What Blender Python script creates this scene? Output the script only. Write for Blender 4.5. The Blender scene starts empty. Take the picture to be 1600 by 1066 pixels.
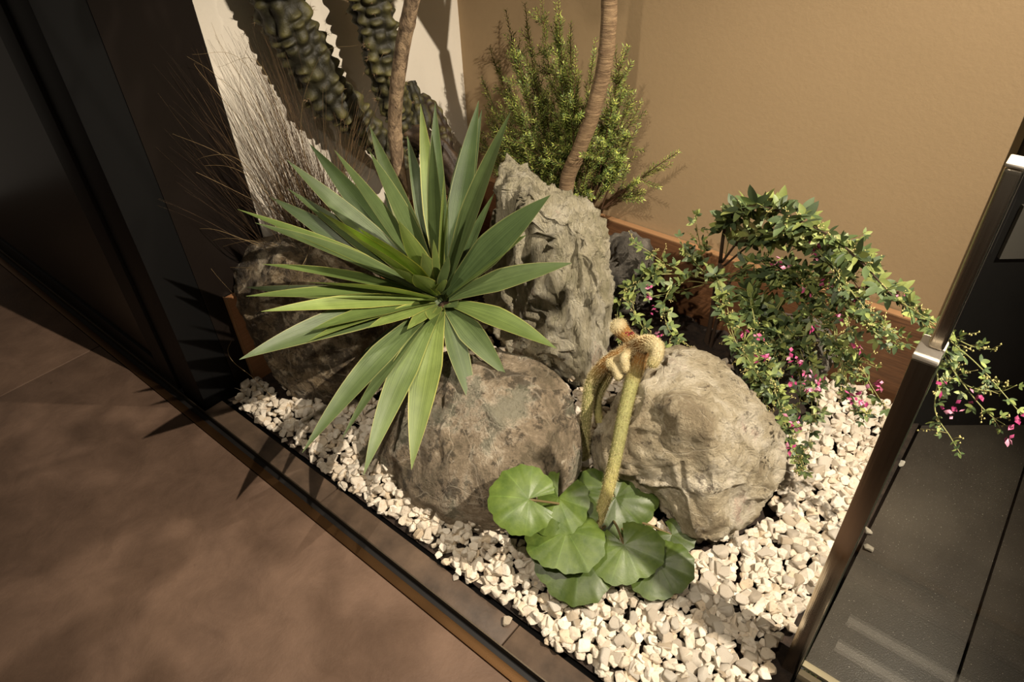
import bpy, bmesh, math, random
import numpy as np
from mathutils import Vector, Matrix, Quaternion, noise
from mathutils.bvhtree import BVHTree

random.seed(7); rng = np.random.default_rng(7)
scn = bpy.context.scene
C = scn.collection

# ------------------------------------------------------------------ camera
EYE = np.array([0, 0, 1.6]); FPX = 1069.0
def _frame():
    D = np.array([68, 1347, FPX]); D /= np.linalg.norm(D)
    V = np.array([-1580, -753, FPX]); V -= V.dot(D) * D; V /= np.linalg.norm(V)
    X = -V; Z = -D; Y = np.cross(Z, X)
    return X, Y, Z            # world axes in camera coordinates (right, down, forward)
AX, AY, AZ = _frame()
def ray(u, v):
    d = np.array([u - 800.0, v - 533.0, FPX])
    return np.array([d @ AX, d @ AY, d @ AZ])
def onz(u, v, z=0.0):
    r = ray(u, v); return EYE + r * ((z - EYE[2]) / r[2])
def ony(u, v, y):
    r = ray(u, v); return EYE + r * (y / r[1])
def onx(u, v, x):
    r = ray(u, v); return EYE + r * (x / r[0])
def pix(p):
    q = np.array(p, dtype=float) - EYE; c = q[0] * AX + q[1] * AY + q[2] * AZ
    return 800 + FPX * c[0] / c[2], 533 + FPX * c[1] / c[2]
cd = bpy.data.cameras.new('camera'); cam = bpy.data.objects.new('camera', cd); C.objects.link(cam)
right = np.array([AX[0], AY[0], AZ[0]]); down = np.array([AX[1], AY[1], AZ[1]]); fwd = np.array([AX[2], AY[2], AZ[2]])
cam.matrix_world = Matrix(((right[0], -down[0], -fwd[0], 0), (right[1], -down[1], -fwd[1], 0), (right[2], -down[2], -fwd[2], 1.6), (0, 0, 0, 1)))
cd.sensor_width = 36; cd.lens = FPX / 1600 * 36; cd.clip_start = 0.05
scn.camera = cam

# ------------------------------------------------------------------ light
w = bpy.data.worlds.new('world'); scn.world = w; w.use_nodes = True
w.node_tree.nodes['Background'].inputs[0].default_value = (1.0, 0.84, 0.66, 1)
w.node_tree.nodes['Background'].inputs[1].default_value = 0.085
def spot(name, loc, to, watts, deg, blend, size, col=(1, 0.87, 0.71)):
    d = bpy.data.lights.new(name, 'SPOT'); d.energy = watts; d.spot_size = math.radians(deg); d.spot_blend = blend
    d.shadow_soft_size = size; d.color = col
    o = bpy.data.objects.new(name, d); C.objects.link(o); o.location = loc
    o.rotation_euler = (Vector(to) - Vector(loc)).to_track_quat('-Z', 'Y').to_euler()
    return o
spot('ceiling_spot', (1.00, 1.05, 2.65), (-1.00, 1.30, 0.4), 560, 62, 0.7, 0.014)
spot('ceiling_spot', (-0.45, -0.20, 2.60), (-0.95, 1.40, 0.35), 150, 50, 0.9, 0.025)
spot('ceiling_spot', (-0.85, 1.35, 3.0), (-1.75, -0.1, 0.0), 120, 66, 0.9, 0.015)
spot('ceiling_spot', (0.75, 0.30, 2.75), (0.35, 0.95, 0.0), 90, 46, 0.8, 0.03)  # added lamp, brightens the track rails mirrored in the glass
scn.view_settings.view_transform = 'Standard'; scn.view_settings.look = 'None'
scn.view_settings.gamma = 1.0; scn.view_settings.exposure = 0.0; scn.view_settings.use_curve_mapping = False

# ------------------------------------------------------------------ helpers
def lin(c):
    return tuple(((x / 255) / 12.92 if x / 255 <= 0.04045 else ((x / 255 + 0.055) / 1.055) ** 2.4) for x in c)
def rgba(c): return (*lin(c), 1)
def tag(o, label=None, cat=None, group=None, kind=None):
    if label: o['label'] = label
    if cat: o['category'] = cat
    if group: o['group'] = group
    if kind: o['kind'] = kind
    return o
def empty(name, loc, label=None, cat=None, group=None, kind=None):
    o = bpy.data.objects.new(name, None); C.objects.link(o); o.location = loc; o.empty_display_size = 0.05
    return tag(o, label, cat, group, kind)
def link(name, me, mat=None, parent=None, world=True):
    """world=True: the mesh is written in world coordinates, shift it into its parent's frame"""
    o = bpy.data.objects.new(name, me); C.objects.link(o)
    if mat and not me.materials: me.materials.append(mat)
    if parent is not None:
        o.parent = parent
        if world:
            p = parent; off = Vector((0, 0, 0))
            while p is not None: off += p.location; p = p.parent
            o.location = -off
    return o
def mesh(name, vs, fs, smooth=True, uv=None, col=None):
    me = bpy.data.meshes.new(name)
    me.from_pydata([tuple(v) for v in vs], [], [tuple(int(i) for i in f) for f in fs])
    if smooth: me.polygons.foreach_set('use_smooth', [True] * len(me.polygons))
    li = None
    if uv is not None or col is not None:
        li = np.empty(len(me.loops), dtype=np.int32); me.loops.foreach_get('vertex_index', li)
    if uv is not None:
        l = me.uv_layers.new(name='UV'); l.data.foreach_set('uv', np.asarray(uv, dtype=np.float32)[li].ravel())
    if col is not None:
        a = me.color_attributes.new('tint', 'FLOAT_COLOR', 'POINT')
        a.data.foreach_set('color', np.asarray(col, dtype=np.float32).ravel())
    me.update(); return me
def obj(name, vs, fs, mat, parent=None, smooth=True, uv=None, col=None):
    return link(name, mesh(name, vs, fs, smooth, uv, col), mat, parent)
def box(name, lo, hi, mat, parent=None, bevel=0.0, seg=2):
    bm = bmesh.new(); bmesh.ops.create_cube(bm, size=1)
    lo = Vector(lo); hi = Vector(hi)
    for v in bm.verts:
        v.co = Vector((lo[i] + (v.co[i] + 0.5) * (hi[i] - lo[i]) for i in range(3)))
    if bevel: bmesh.ops.bevel(bm, geom=list(bm.edges), offset=bevel, segments=seg, affect='EDGES', profile=0.6)
    me = bpy.data.meshes.new(name); bm.to_mesh(me); bm.free()
    if bevel: me.polygons.foreach_set('use_smooth', [True] * len(me.polygons)); me.set_sharp_from_angle(angle=math.radians(35))
    return link(name, me, mat, parent)
def catmull(P, n):
    P = [np.array(p, dtype=float) for p in P]
    Q = [2 * P[0] - P[1]] + P + [2 * P[-1] - P[-2]]
    out = []
    for i in range(1, len(Q) - 2):
        for k in range(n):
            t = k / n
            a, b, c, d = Q[i - 1], Q[i], Q[i + 1], Q[i + 2]
            out.append(0.5 * (2 * b + (c - a) * t + (2 * a - 5 * b + 4 * c - d) * t * t + (3 * b - a - 3 * c + d) * t ** 3))
    out.append(P[-1]); return np.array(out)
def frames(path):
    T = np.gradient(path, axis=0); T /= np.linalg.norm(T, axis=1)[:, None] + 1e-12
    n = np.cross(T[0], [0.3, 0.2, 0.93]); n /= np.linalg.norm(n); N = [n]
    for i in range(1, len(T)):
        n = N[-1] - T[i] * (N[-1] @ T[i]); n /= np.linalg.norm(n) + 1e-12; N.append(n)
    N = np.array(N); return T, N, np.cross(T, N)
def tube(path, rad, seg=8, fn=None, cap=True):
    path = np.asarray(path, dtype=float); n = len(path)
    rad = np.broadcast_to(np.asarray(rad, dtype=float), (n,))
    T, N, B = frames(path); vs = []; fs = []
    s = np.concatenate([[0], np.cumsum(np.linalg.norm(np.diff(path, axis=0), axis=1))])
    for i in range(n):
        for k in range(seg):
            a = 2 * math.pi * k / seg
            r = rad[i] * (fn(a, s[i], i / (n - 1)) if fn else 1)
            vs.append(path[i] + r * (math.cos(a) * N[i] + math.sin(a) * B[i]))
    for i in range(n - 1):
        for k in range(seg):
            k2 = (k + 1) % seg
            fs.append((i * seg + k, i * seg + k2, (i + 1) * seg + k2, (i + 1) * seg + k))
    if cap:
        fs.append(tuple(range(seg - 1, -1, -1))); fs.append(tuple((n - 1) * seg + k for k in range(seg)))
    return vs, fs
class Bag:
    def __init__(s): s.v = []; s.f = []; s.c = []; s.u = []
    def add(s, vs, fs, col=None, uv=None):
        o = len(s.v); s.v += [tuple(v) for v in vs]; s.f += [tuple(i + o for i in f) for f in fs]
        if col is not None: s.c += [tuple(col)] * len(vs)
        if uv is not None: s.u += list(uv)
    def obj(s, name, mat, parent=None, smooth=True, kind=None):
        o = obj(name, s.v, s.f, mat, parent, smooth, s.u or None, s.c or None)
        if kind: o['kind'] = kind
        return o

# ------------------------------------------------------------------ materials
class NT:
    def __init__(s, name):
        s.m = bpy.data.materials.new(name); s.m.use_nodes = True; s.t = s.m.node_tree
        s.b = s.t.nodes['Principled BSDF']; s.o = s.t.nodes['Material Output']
    def n(s, kind, **kw):
        x = s.t.nodes.new(kind)
        for k, v in kw.items():
            if k.startswith('i_'): x.inputs[k[2:].replace('_', ' ')].default_value = v
            else: setattr(x, k, v)
        return x
    def l(s, a, b): s.t.links.new(a, b)
    def noise(s, scale, detail=6, rough=0.6, dist=0.0, vec=None):
        x = s.n('ShaderNodeTexNoise'); x.inputs['Scale'].default_value = scale; x.inputs['Detail'].default_value = detail
        x.inputs['Roughness'].default_value = rough; x.inputs['Distortion'].default_value = dist
        s.l(vec if vec is not None else s.vec(), x.inputs['Vector']); return x.outputs['Fac']
    def vec(s, scale=None, rot=None):
        if not hasattr(s, 'tc'): s.tc = s.n('ShaderNodeTexCoord')
        if scale is None: return s.tc.outputs['Object']
        m = s.n('ShaderNodeMapping'); m.inputs['Scale'].default_value = scale
        if rot: m.inputs['Rotation'].default_value = rot
        s.l(s.tc.outputs['Object'], m.inputs['Vector']); return m.outputs['Vector']
    def ramp(s, fac, stops, interp='LINEAR'):
        r = s.n('ShaderNodeValToRGB'); e = r.color_ramp.elements; r.color_ramp.interpolation = interp
        while len(e) < len(stops): e.new(0.5)
        for q, (p, c) in zip(e, stops):
            q.position = p; q.color = rgba(c) if len(c) == 3 else c
        s.l(fac, r.inputs['Fac']); return r.outputs['Color']
    def mix(s, fac, a, b, mode='MIX'):
        m = s.n('ShaderNodeMix', data_type='RGBA', blend_type=mode)
        for inp, v in ((m.inputs['Factor'], fac), (m.inputs['A'], a), (m.inputs['B'], b)):
            if isinstance(v, (int, float)): inp.default_value = v
            elif isinstance(v, tuple): inp.default_value = rgba(v)
            else: s.l(v, inp)
        return m.outputs['Result']
    def mask(s, fac, lo, hi):
        r = s.n('ShaderNodeMapRange'); r.inputs['From Min'].default_value = lo; r.inputs['From Max'].default_value = hi
        r.clamp = True; s.l(fac, r.inputs['Value']); return r.outputs['Result']
    def math(s, op, a, b):
        m = s.n('ShaderNodeMath', operation=op)
        for i, v in enumerate((a, b)):
            if isinstance(v, (int, float)): m.inputs[i].default_value = v
            else: s.l(v, m.inputs[i])
        return m.outputs[0]
    def color(s, c):
        if isinstance(c, tuple): s.b.inputs['Base Color'].default_value = rgba(c)
        else: s.l(c, s.b.inputs['Base Color'])
    def bump(s, h, dist=0.005, strength=1.0):
        b = s.n('ShaderNodeBump'); b.inputs['Distance'].default_value = dist; b.inputs['Strength'].default_value = strength
        s.l(h, b.inputs['Height']); s.l(b.outputs[0], s.b.inputs['Normal'])
    def rough(s, r):
        if isinstance(r, (int, float)): s.b.inputs['Roughness'].default_value = r
        else: s.l(r, s.b.inputs['Roughness'])

def plain(name, c, rough=0.6, metal=0.0, nscale=None, namp=0.12, bump=0.0, spec=None):
    m = NT(name)
    if nscale:
        f = m.noise(nscale, 6); d = tuple(max(0, x * (1 - namp * 2)) for x in c); h = tuple(min(255, x * (1 + namp)) for x in c)
        m.color(m.ramp(f, [(0.3, d), (0.7, h)]))
        if bump: m.bump(f, bump)
    else: m.color(c)
    m.rough(rough); m.b.inputs['Metallic'].default_value = metal
    if spec is not None: m.b.inputs['Specular IOR Level'].default_value = spec
    return m.m

def m_wall_tan():
    m = NT('tan plaster'); a = m.noise(1.6, 3, 0.5); b = m.noise(60, 5, 0.7)
    c = m.ramp(a, [(0.3, (158, 134, 100)), (0.7, (168, 143, 108))])
    m.color(m.mix(0.06, c, m.ramp(b, [(0.3, (150, 126, 92)), (0.7, (188, 164, 128))])))
    m.rough(0.75); m.bump(b, 0.0006); return m.m
def m_wall_white():
    m = NT('white plaster'); a = m.noise(2.5, 4, 0.5); b = m.noise(90, 4, 0.7)
    m.color(m.ramp(a, [(0.3, (212, 204, 188)), (0.7, (222, 214, 198))])); m.rough(0.8); m.bump(b, 0.0008); return m.m
def m_floor():
    m = NT('brown trowelled concrete')
    a = m.noise(1.7, 6, 0.62, 0.6); b = m.noise(9, 6, 0.65, 0.4); g = m.noise(140, 3, 0.7)
    c = m.ramp(a, [(0.28, (78, 62, 51)), (0.5, (100, 80, 66)), (0.72, (124, 100, 82))])
    c = m.mix(0.35, c, m.ramp(b, [(0.3, (86, 66, 52)), (0.7, (138, 110, 90))]))
    sp = m.mask(m.noise(26, 2, 0.5), 0.74, 0.78)
    m.color(m.mix(m.math('MULTIPLY', sp, 0.35), c, (60, 44, 36)))
    m.rough(m.math('ADD', m.math('MULTIPLY', b, 0.3), 0.42))
    m.bump(m.math('ADD', m.math('MULTIPLY', b, 0.7), m.math('MULTIPLY', g, 0.15)), 0.004); return m.m
def m_tile():
    m = NT('black stone tile'); a = m.noise(3, 6, 0.6, 0.5); g = m.noise(300, 2, 0.6)
    c = m.ramp(a, [(0.3, (58, 52, 45)), (0.7, (84, 77, 67))])
    sp = m.mask(g, 0.69, 0.72)
    m.color(m.mix(sp, c, (205, 195, 178))); m.rough(0.42); m.bump(g, 0.0008); return m.m
def m_wood(name, dk, lt, rough=0.5):
    m = NT(name); v = m.vec((2.2, 2.2, 30)); a = m.noise(3.0, 6, 0.6, 0.8, v); v2 = m.vec((6, 6, 160)); b = m.noise(2, 3, 0.6, 0, v2)
    c = m.ramp(a, [(0.3, dk), (0.7, lt)]); m.color(m.mix(0.3, c, m.ramp(b, [(0.35, dk), (0.65, lt)])))
    m.rough(rough); m.bump(b, 0.001); return m.m
def m_metal(name, c, rough, brush=True):
    m = NT(name); m.color(c); m.b.inputs['Metallic'].default_value = 1.0
    if brush:
        v = m.vec((400, 400, 3)); g = m.noise(1.0, 2, 0.5, 0, v); m.rough(m.math('ADD', m.math('MULTIPLY', g, 0.12), rough)); m.bump(g, 0.0002)
    else: m.rough(rough)
    return m.m
def m_rock(name, base, mid, dark, light, accent, vein=0.5, gloss=0.8, stretch=(1, 1, 1), seed=0, dmask=(0.52, 0.66), bumpd=0.02, acc=(0.60, 0.72)):
    m = NT(name)
    mp = m.n('ShaderNodeMapping'); mp.inputs['Location'].default_value = (seed * 3.1, seed * 1.7, seed * 2.3); mp.inputs['Scale'].default_value = stretch
    tc = m.n('ShaderNodeTexCoord'); m.l(tc.outputs['Object'], mp.inputs['Vector']); V = mp.outputs['Vector']
    a = m.noise(6, 10, 0.72, 0.15, V); b = m.noise(19, 10, 0.76, 0.1, V); g = m.noise(110, 6, 0.85, 0.0, V); h = m.noise(6, 8, 0.70, 0.2, V)
    c = m.ramp(a, [(0.38, mid), (0.49, base), (0.60, light)])
    c = m.mix(m.math('MULTIPLY', m.mask(b, dmask[0], dmask[1]), 0.75), c, dark)
    c = m.mix(m.math('MULTIPLY', m.mask(h, acc[0], acc[1]), 0.7), c, accent)
    # veins: distance to cell walls on warped coordinates
    wz = m.n('ShaderNodeTexNoise'); wz.inputs['Scale'].default_value = 6; m.l(V, wz.inputs['Vector'])
    add = m.n('ShaderNodeMix', data_type='RGBA', blend_type='LINEAR_LIGHT'); add.inputs['Factor'].default_value = 0.07
    m.l(V, add.inputs['A']); m.l(wz.outputs['Color'], add.inputs['B'])
    vo = m.n('ShaderNodeTexVoronoi', feature='DISTANCE_TO_EDGE'); vo.inputs['Scale'].default_value = 7.5; m.l(add.outputs['Result'], vo.inputs['Vector'])
    vm = m.math('SUBTRACT', 1.0, m.mask(vo.outputs['Distance'], 0.0, 0.022))
    c = m.mix(m.math('MULTIPLY', m.math('MULTIPLY', vm, vein), m.mask(b, 0.42, 0.6)), c, light)
    c = m.mix(m.math('MULTIPLY', m.mask(g, 0.58, 0.72), 0.4), c, light)
    c = m.mix(m.math('MULTIPLY', m.mask(g, 0.44, 0.34), 0.45), c, dark)
    sp = m.mask(m.noise(24, 3, 0.5, 0.5, V), 0.70, 0.73)
    c = m.mix(m.math('MULTIPLY', sp, 0.7), c, light)
    m.color(c); m.rough(gloss)
    ck = m.mask(vo.outputs['Distance'], 0.0, 0.02)
    v2 = m.n('ShaderNodeTexVoronoi', feature='F1', distance='CHEBYCHEV'); v2.inputs['Scale'].default_value = 34; v2.inputs['Detail'].default_value = 2; m.l(add.outputs['Result'], v2.inputs['Vector'])
    hh = m.math('ADD', m.math('MULTIPLY', b, 1.1), m.math('MULTIPLY', g, 0.22)); hh = m.math('ADD', hh, m.math('MULTIPLY', ck, 0.10)); hh = m.math('ADD', hh, m.math('MULTIPLY', v2.outputs['Distance'], -0.28))
    m.bump(hh, bumpd, 1.0); return m.m
def m_leafy(name, stops, stripe=False, rough=0.45, trans=0.25, nscale=18, tint=False, edge=None):
    m = NT(name); f = m.noise(nscale, 4, 0.6)
    c = m.ramp(f, stops)
    if stripe:
        uvn = m.n('ShaderNodeUVMap'); mp = m.n('ShaderNodeMapping'); mp.inputs['Scale'].default_value = (26, 1.2, 1); m.l(uvn.outputs[0], mp.inputs['Vector'])
        g = m.noise(1.0, 4, 0.6, 0.1, mp.outputs['Vector'])
        c = m.mix(0.55, c, m.ramp(g, [(0.35, stops[0][1]), (0.65, stops[-1][1])]))
        if edge:
            sx = m.n('ShaderNodeSeparateXYZ'); m.l(uvn.outputs[0], sx.inputs[0])
            e = m.math('ABSOLUTE', m.math('SUBTRACT', sx.outputs[0], 0.5), 0)
            c = m.mix(m.math('MULTIPLY', m.mask(e, 0.455, 0.49), 0.8), c, edge)
        m.bump(g, 0.0006)
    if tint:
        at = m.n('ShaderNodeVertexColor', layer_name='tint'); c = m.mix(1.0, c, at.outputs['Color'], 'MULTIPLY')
    m.color(c); m.rough(rough)
    tr = m.n('ShaderNodeBsdfTranslucent'); mx = m.n('ShaderNodeMixShader'); mx.inputs[0].default_value = trans
    m.l(c, tr.inputs['Color']); m.l(m.b.outputs[0], mx.inputs[1]); m.l(tr.outputs[0], mx.inputs[2]); m.l(mx.outputs[0], m.o.inputs['Surface'])
    return m.m
def m_tint(name, rough=0.8, nscale=60, amp=0.35, bump=0.002):
    m = NT(name); at = m.n('ShaderNodeVertexColor', layer_name='tint'); f = m.noise(nscale, 5, 0.7)
    r = m.n('ShaderNodeMapRange'); r.inputs['From Min'].default_value = 0.3; r.inputs['From Max'].default_value = 0.7
    r.inputs['To Min'].default_value = 1 - amp; r.inputs['To Max'].default_value = 1 + amp * 0.4; m.l(f, r.inputs['Value'])
    m.color(m.mix(1.0, at.outputs['Color'], r.outputs[0], 'MULTIPLY')); m.rough(rough); m.bump(f, bump); return m.m

M = {}
M['tan'] = m_wall_tan(); M['white'] = m_wall_white(); M['floor'] = m_floor(); M['tile'] = m_tile()
M['board'] = m_wood('reddish brown edging board', (78, 52, 34), (120, 82, 52))
M['board_light'] = m_wood('orange edging board', (140, 98, 64), (166, 120, 82))
M['board_edge'] = plain('pale cut board edge', (156, 118, 82), 0.5)
M['steel'] = m_metal('polished stainless steel', (200, 190, 172), 0.10)
M['steel_cap'] = plain('satin steel cap', (220, 211, 196), 0.32, 0.1)
M['bronze'] = m_metal('brown anodised track', (118, 88, 58), 0.38)
M['groove'] = plain('dark track groove', (22, 20, 19), 0.5)
M['lip'] = m_metal('worn track lip', (120, 108, 92), 0.4)
M['ledge'] = plain('dark grey stone ledge', (92, 76, 62), 0.45, nscale=9, namp=0.15, bump=0.002)
M['black_frame'] = plain('black steel frame', (19, 19, 19), 0.5, spec=0.15)
M['dark_pane'] = plain('smoked brown glass', (27, 22, 19), 0.3, spec=0.22)
M['dark_wall'] = plain('black panel', (26, 25, 24), 0.4, nscale=3, namp=0.1, spec=0.2)
M['soil'] = plain('dark planting soil', (46, 36, 28), 0.95, nscale=30, namp=0.3, bump=0.01)

# ------------------------------------------------------------------ the setting
XW = -1.93; YW = 1.985
# floor: bare subfloor below everything, with its slabs and tiles on top
floor = box('floor', (-4.5, -2.5, -0.12), (2.6, 4.0, -0.032), M['groove']); tag(floor, kind='structure')
for x0, x1 in ((-4.4, -2.603), (-2.597, 2.5)):
    box('floor_slab', (x0, -2.4, -0.03), (x1, 0.535, 0), M['floor'], floor, 0.002)
for x0, x1, y0, y1 in ((-0.022, 0.256, 0.985, 2.6), (0.262, 0.86, 0.985, 2.9), (0.866, 1.46, 0.985, 3.4), (-0.022, 0.256, 0.66, 0.955), (0.262, 0.86, 0.66, 0.955)):
    o = box('floor_tile', (x0, y0, -0.03), (x1, y1, 0), M['tile'], floor, 0.0015)
tr = empty('trim_1', (-0.6, 0.56, 0), kind='structure')
box('track_strip', (-4.4, 0.537, -0.028), (2.5, 0.562, 0.002), M['bronze'], tr, 0.001)
box('track_groove', (-4.4, 0.5625, -0.028), (2.5, 0.584, -0.018), M['groove'], tr)
box('track_lip', (-4.4, 0.5845, -0.028), (2.5, 0.588, 0.003), M['lip'], tr)
for x0, x1 in ((-1.93, -1.302), (-1.298, -0.602), (-0.598, 0.3), (0.304, 1.2)):
    box('ledge_slab', (x0, 0.5885, -0.03), (x1, 0.655, 0.001), M['ledge'], tr, 0.001)
wb = box('wall_back', (XW - 0.12, YW, -0.03), (-0.057, YW + 0.12, 3.2), M['tan']); tag(wb, kind='structure')
wl = box('wall_left', (XW - 0.12, 0.98, -0.03), (XW, YW, 3.2), M['white']); tag(wl, kind='structure')
# black angled wall beyond the end of the tan wall
def prism(name, pts, z0, z1, mat, parent=None):
    n = len(pts); vs = [(x, y, z0) for x, y in pts] + [(x, y, z1) for x, y in pts]
    fs = [tuple(range(n))[::-1], tuple(range(n, 2 * n))] + [(i, (i + 1) % n, n + (i + 1) % n, n + i) for i in range(n)]
    return obj(name, vs, fs, mat, parent, smooth=False)
a0 = np.array([-0.050, 1.941]); dr = np.array([0.260, 0.202]); dr /= np.linalg.norm(dr); nr = np.array([-dr[1], dr[0]])
e0 = a0 + dr * 2.2
wr = prism('wall_right', [tuple(a0), tuple(e0), tuple(e0 + nr * 0.06), tuple(a0 + nr * 0.06)], 0.0, 3.2, M['dark_wall']); tag(wr, kind='structure')
# corner column and dark doors on the left
col_ = box('trim_2', (-2.10, 0.60, -0.03), (-1.934, 0.7225, 3.2), M['black_frame'], bevel=0.004); tag(col_, kind='structure')
win = empty('window_1', (-1.97, 0.85, 0), kind='structure')
box('pane', (-1.952, 0.722, -0.03), (-1.932, 0.979, 3.2), M['dark_pane'], win)
door = empty('door_1', (-2.8, 0.60, 0), kind='structure')
box('door_stile', (-2.22, 0.59, 0.004), (-2.1005, 0.635, 3.2), M['black_frame'], door, 0.003)
box('door_pane', (-3.9, 0.60, 0.09), (-2.222, 0.62, 3.2), M['dark_pane'], door)
box('bottom_rail', (-3.9, 0.59, 0.004), (-2.222, 0.635, 0.088), M['black_frame'], door, 0.003)
# wooden boards edging the bed
bb = empty('baseboard_back', (-1.0, 1.965, 0), kind='structure')
box('board', (-1.908, 1.955, 0.0), (-0.062, 1.979, 0.350), M['board'], bb, 0.001)
box('board_edge', (-1.908, 1.955, 0.3505), (-0.062, 1.981, 0.357), M['board_edge'], bb, 0.001)
bl = empty('baseboard_left', (-1.92, 1.3, 0), kind='structure')
box('board', (-1.928, 0.785, 0.0), (-1.909, 1.984, 0.364), M['board_light'], bl, 0.001)
box('board_edge', (-1.929, 0.781, 0.0), (-1.908, 0.7845, 0.368), M['board_edge'], bl, 0.001)

# ------------------------------------------------------------------ soil and gravel base
def bed_height(x, y):
    h = 0.012 + 0.010 * noise.noise(Vector((x * 3, y * 3, 0)))
    h += 0.028 * min(1, max(0, (y - 0.66) / 0.12)) + 0.012 * min(1, max(0, (y - 0.9) / 0.8))
    return h
def soil_height(x, y):
    s = min(1, max(0, (-0.52 - x) / 0.12)) * min(1, max(0, (y - 1.46) / 0.10))
    return s
def grid(name, x0, x1, y0, y1, nx, ny, hf, mat, parent=None):
    xs = np.linspace(x0, x1, nx); ys = np.linspace(y0, y1, ny); vs = []; fs = []
    for y in ys:
        for x in xs: vs.append((x, y, hf(x, y)))
    for j in range(ny - 1):
        for i in range(nx - 1):
            a = j * nx + i; fs.append((a, a + 1, a + nx + 1, a + nx))
    return obj(name, vs, fs, mat, parent)
def soilf(x, y):
    return 0.012 + 0.05 * soil_height(x, y) + 0.018 * noise.fractal(Vector((x * 14, y * 14, 1)), 1.0, 2.0, 5) * (0.3 + soil_height(x, y))
soil = grid('soil', -1.905, -0.03, 0.665, 1.953, 200, 140, soilf, M['soil']); tag(soil, 'dark crumbly soil under the shrubs between the boulders and the back board', 'soil', kind='stuff')

# ------------------------------------------------------------------ boulders
ROCKS = []
def boulder(name, outline, cy, tilt, df, db, mat, label, pq=0.62, seed=0, planes=14, amp=0.02, freq=6.0, stretch=(1, 1, 1), sub=6, fine=0.005, cent=None, zmin=0.0, cuts=(), yaw=0.0, parent=None):
    """body whose widest section runs along the given tilted plane; thickness lies in front of and behind it"""
    P = np.array(outline, dtype=float); c = P.mean(axis=0) if cent is None else np.array(cent, dtype=float)
    ang = np.unwrap(np.arctan2(P[:, 1] - c[1], P[:, 0] - c[0])); R = np.linalg.norm(P - c, axis=1)
    if ang[-1] < ang[0]: ang = ang[::-1]; R = R[::-1]
    aa = np.concatenate([ang - 2 * math.pi, ang, ang + 2 * math.pi]); RR = np.concatenate([R, R, R])
    C0 = ony(c[0], c[1], cy); t = math.radians(tilt); yw = math.radians(yaw)
    nrm = np.array([math.sin(yw) * math.cos(t), -math.cos(yw) * math.cos(t), math.sin(t)])
    bm = bmesh.new(); bmesh.ops.create_icosphere(bm, subdivisions=sub, radius=1)
    D = np.array([v.co[:] for v in bm.verts]); F = [[v.index for v in f.verts] for f in bm.faces]; bm.free()
    rs = random.Random(seed)
    th = np.arctan2(D[:, 1], D[:, 0]); r = np.hypot(D[:, 0], D[:, 1]); z = D[:, 2]
    Rt = np.interp(th, aa, RR)
    U = c[0] + Rt * r ** pq * np.cos(th); Vv = c[1] + Rt * r ** pq * np.sin(th)
    W = np.zeros((len(D), 3))
    for i in range(len(D)):
        rr = ray(U[i], Vv[i]); s = ((C0 - EYE) @ nrm) / (rr @ nrm); p = EYE + rr * s
        un = rr / np.linalg.norm(rr)
        W[i] = p - un * (df if z[i] > 0 else db) * math.copysign(abs(z[i]) ** 0.75, z[i])
    N0 = (EYE - C0) / np.linalg.norm(EYE - C0)
    for k in range(planes):
        n = np.array([rs.gauss(0, 1), rs.gauss(0, 1), rs.gauss(0, 1)]); n /= np.linalg.norm(n)
        if n @ N0 < 0.35: continue
        d = (W - C0) @ n; h = d.max() * rs.uniform(0.70, 0.90); e = np.maximum(0, d - h); W -= (e * 0.82)[:, None] * n
    for (n, q) in cuts:
        n = np.array(n, dtype=float); n /= np.linalg.norm(n); d = (W - C0) @ n; h = d.max() * q; e = np.maximum(0, d - h); W -= (e * 0.9)[:, None] * n
    def fit(W):
        q = W - EYE; cc = q @ np.stack([AX, AY, AZ]) ; uu = 800 + FPX * cc[:, 0] / cc[:, 2]; vv = 533 + FPX * cc[:, 1] / cc[:, 2]
        dist = np.linalg.norm(q, axis=1); a_ = np.arctan2(vv - c[1], uu - c[0]); rr_ = np.hypot(uu - c[0], vv - c[1]); NB = 110
        b_ = ((a_ + math.pi) / (2 * math.pi) * NB).astype(int) % NB; mx = np.zeros(NB)
        for k in range(NB): mx[k] = np.sort(rr_[b_ == k])[-9:].mean() if (b_ == k).any() else 1
        mid_ = -math.pi + (np.arange(NB) + 0.5) / NB * 2 * math.pi; ra = np.interp(mid_, aa, RR) / mx
        ra = (np.roll(ra, 1) + 3 * ra + np.roll(ra, -1)) / 5
        rt = np.interp(a_, np.concatenate([mid_ - 2 * math.pi, mid_, mid_ + 2 * math.pi]), np.tile(ra, 3))
        u2 = c[0] + (uu - c[0]) * rt; v2 = c[1] + (vv - c[1]) * rt
        for i in range(len(W)):
            r3 = ray(u2[i], v2[i]); W[i] = EYE + r3 / np.linalg.norm(r3) * dist[i]
        return W
    W = fit(W)
    # relief
    me = mesh('tmp', W, F); nn = np.empty(len(W) * 3); me.vertices.foreach_get('normal', nn); nn = nn.reshape(-1, 3); bpy.data.meshes.remove(me)
    off = Vector((seed * 7.3, seed * 3.1, seed * 5.7)); st = Vector(stretch)
    for i in range(len(W)):
        q = Vector((W[i][0] * st[0], W[i][1] * st[1], W[i][2] * st[2]))
        a = noise.ridged_multi_fractal(q * freq + off, 0.9, 2.1, 5, 1.0, 2.0) - 1.0
        b = noise.fractal(q * freq * 2.5 + off, 0.7, 2.0, 4)
        v1 = noise.voronoi(q * freq * 1.1 + off * 2)[0]; crease = max(0, 0.10 - (v1[1] - v1[0])) / 0.10
        W[i] += nn[i] * (amp * 0.5 * a + fine * b - amp * 0.55 * crease)
    W = fit(W)
    W[:, 2] = np.maximum(W[:, 2], zmin)
    W[:, 1] = np.minimum(W[:, 1], 1.950)
    base = np.array([C0[0], C0[1] + 0.02, 0])
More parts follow.
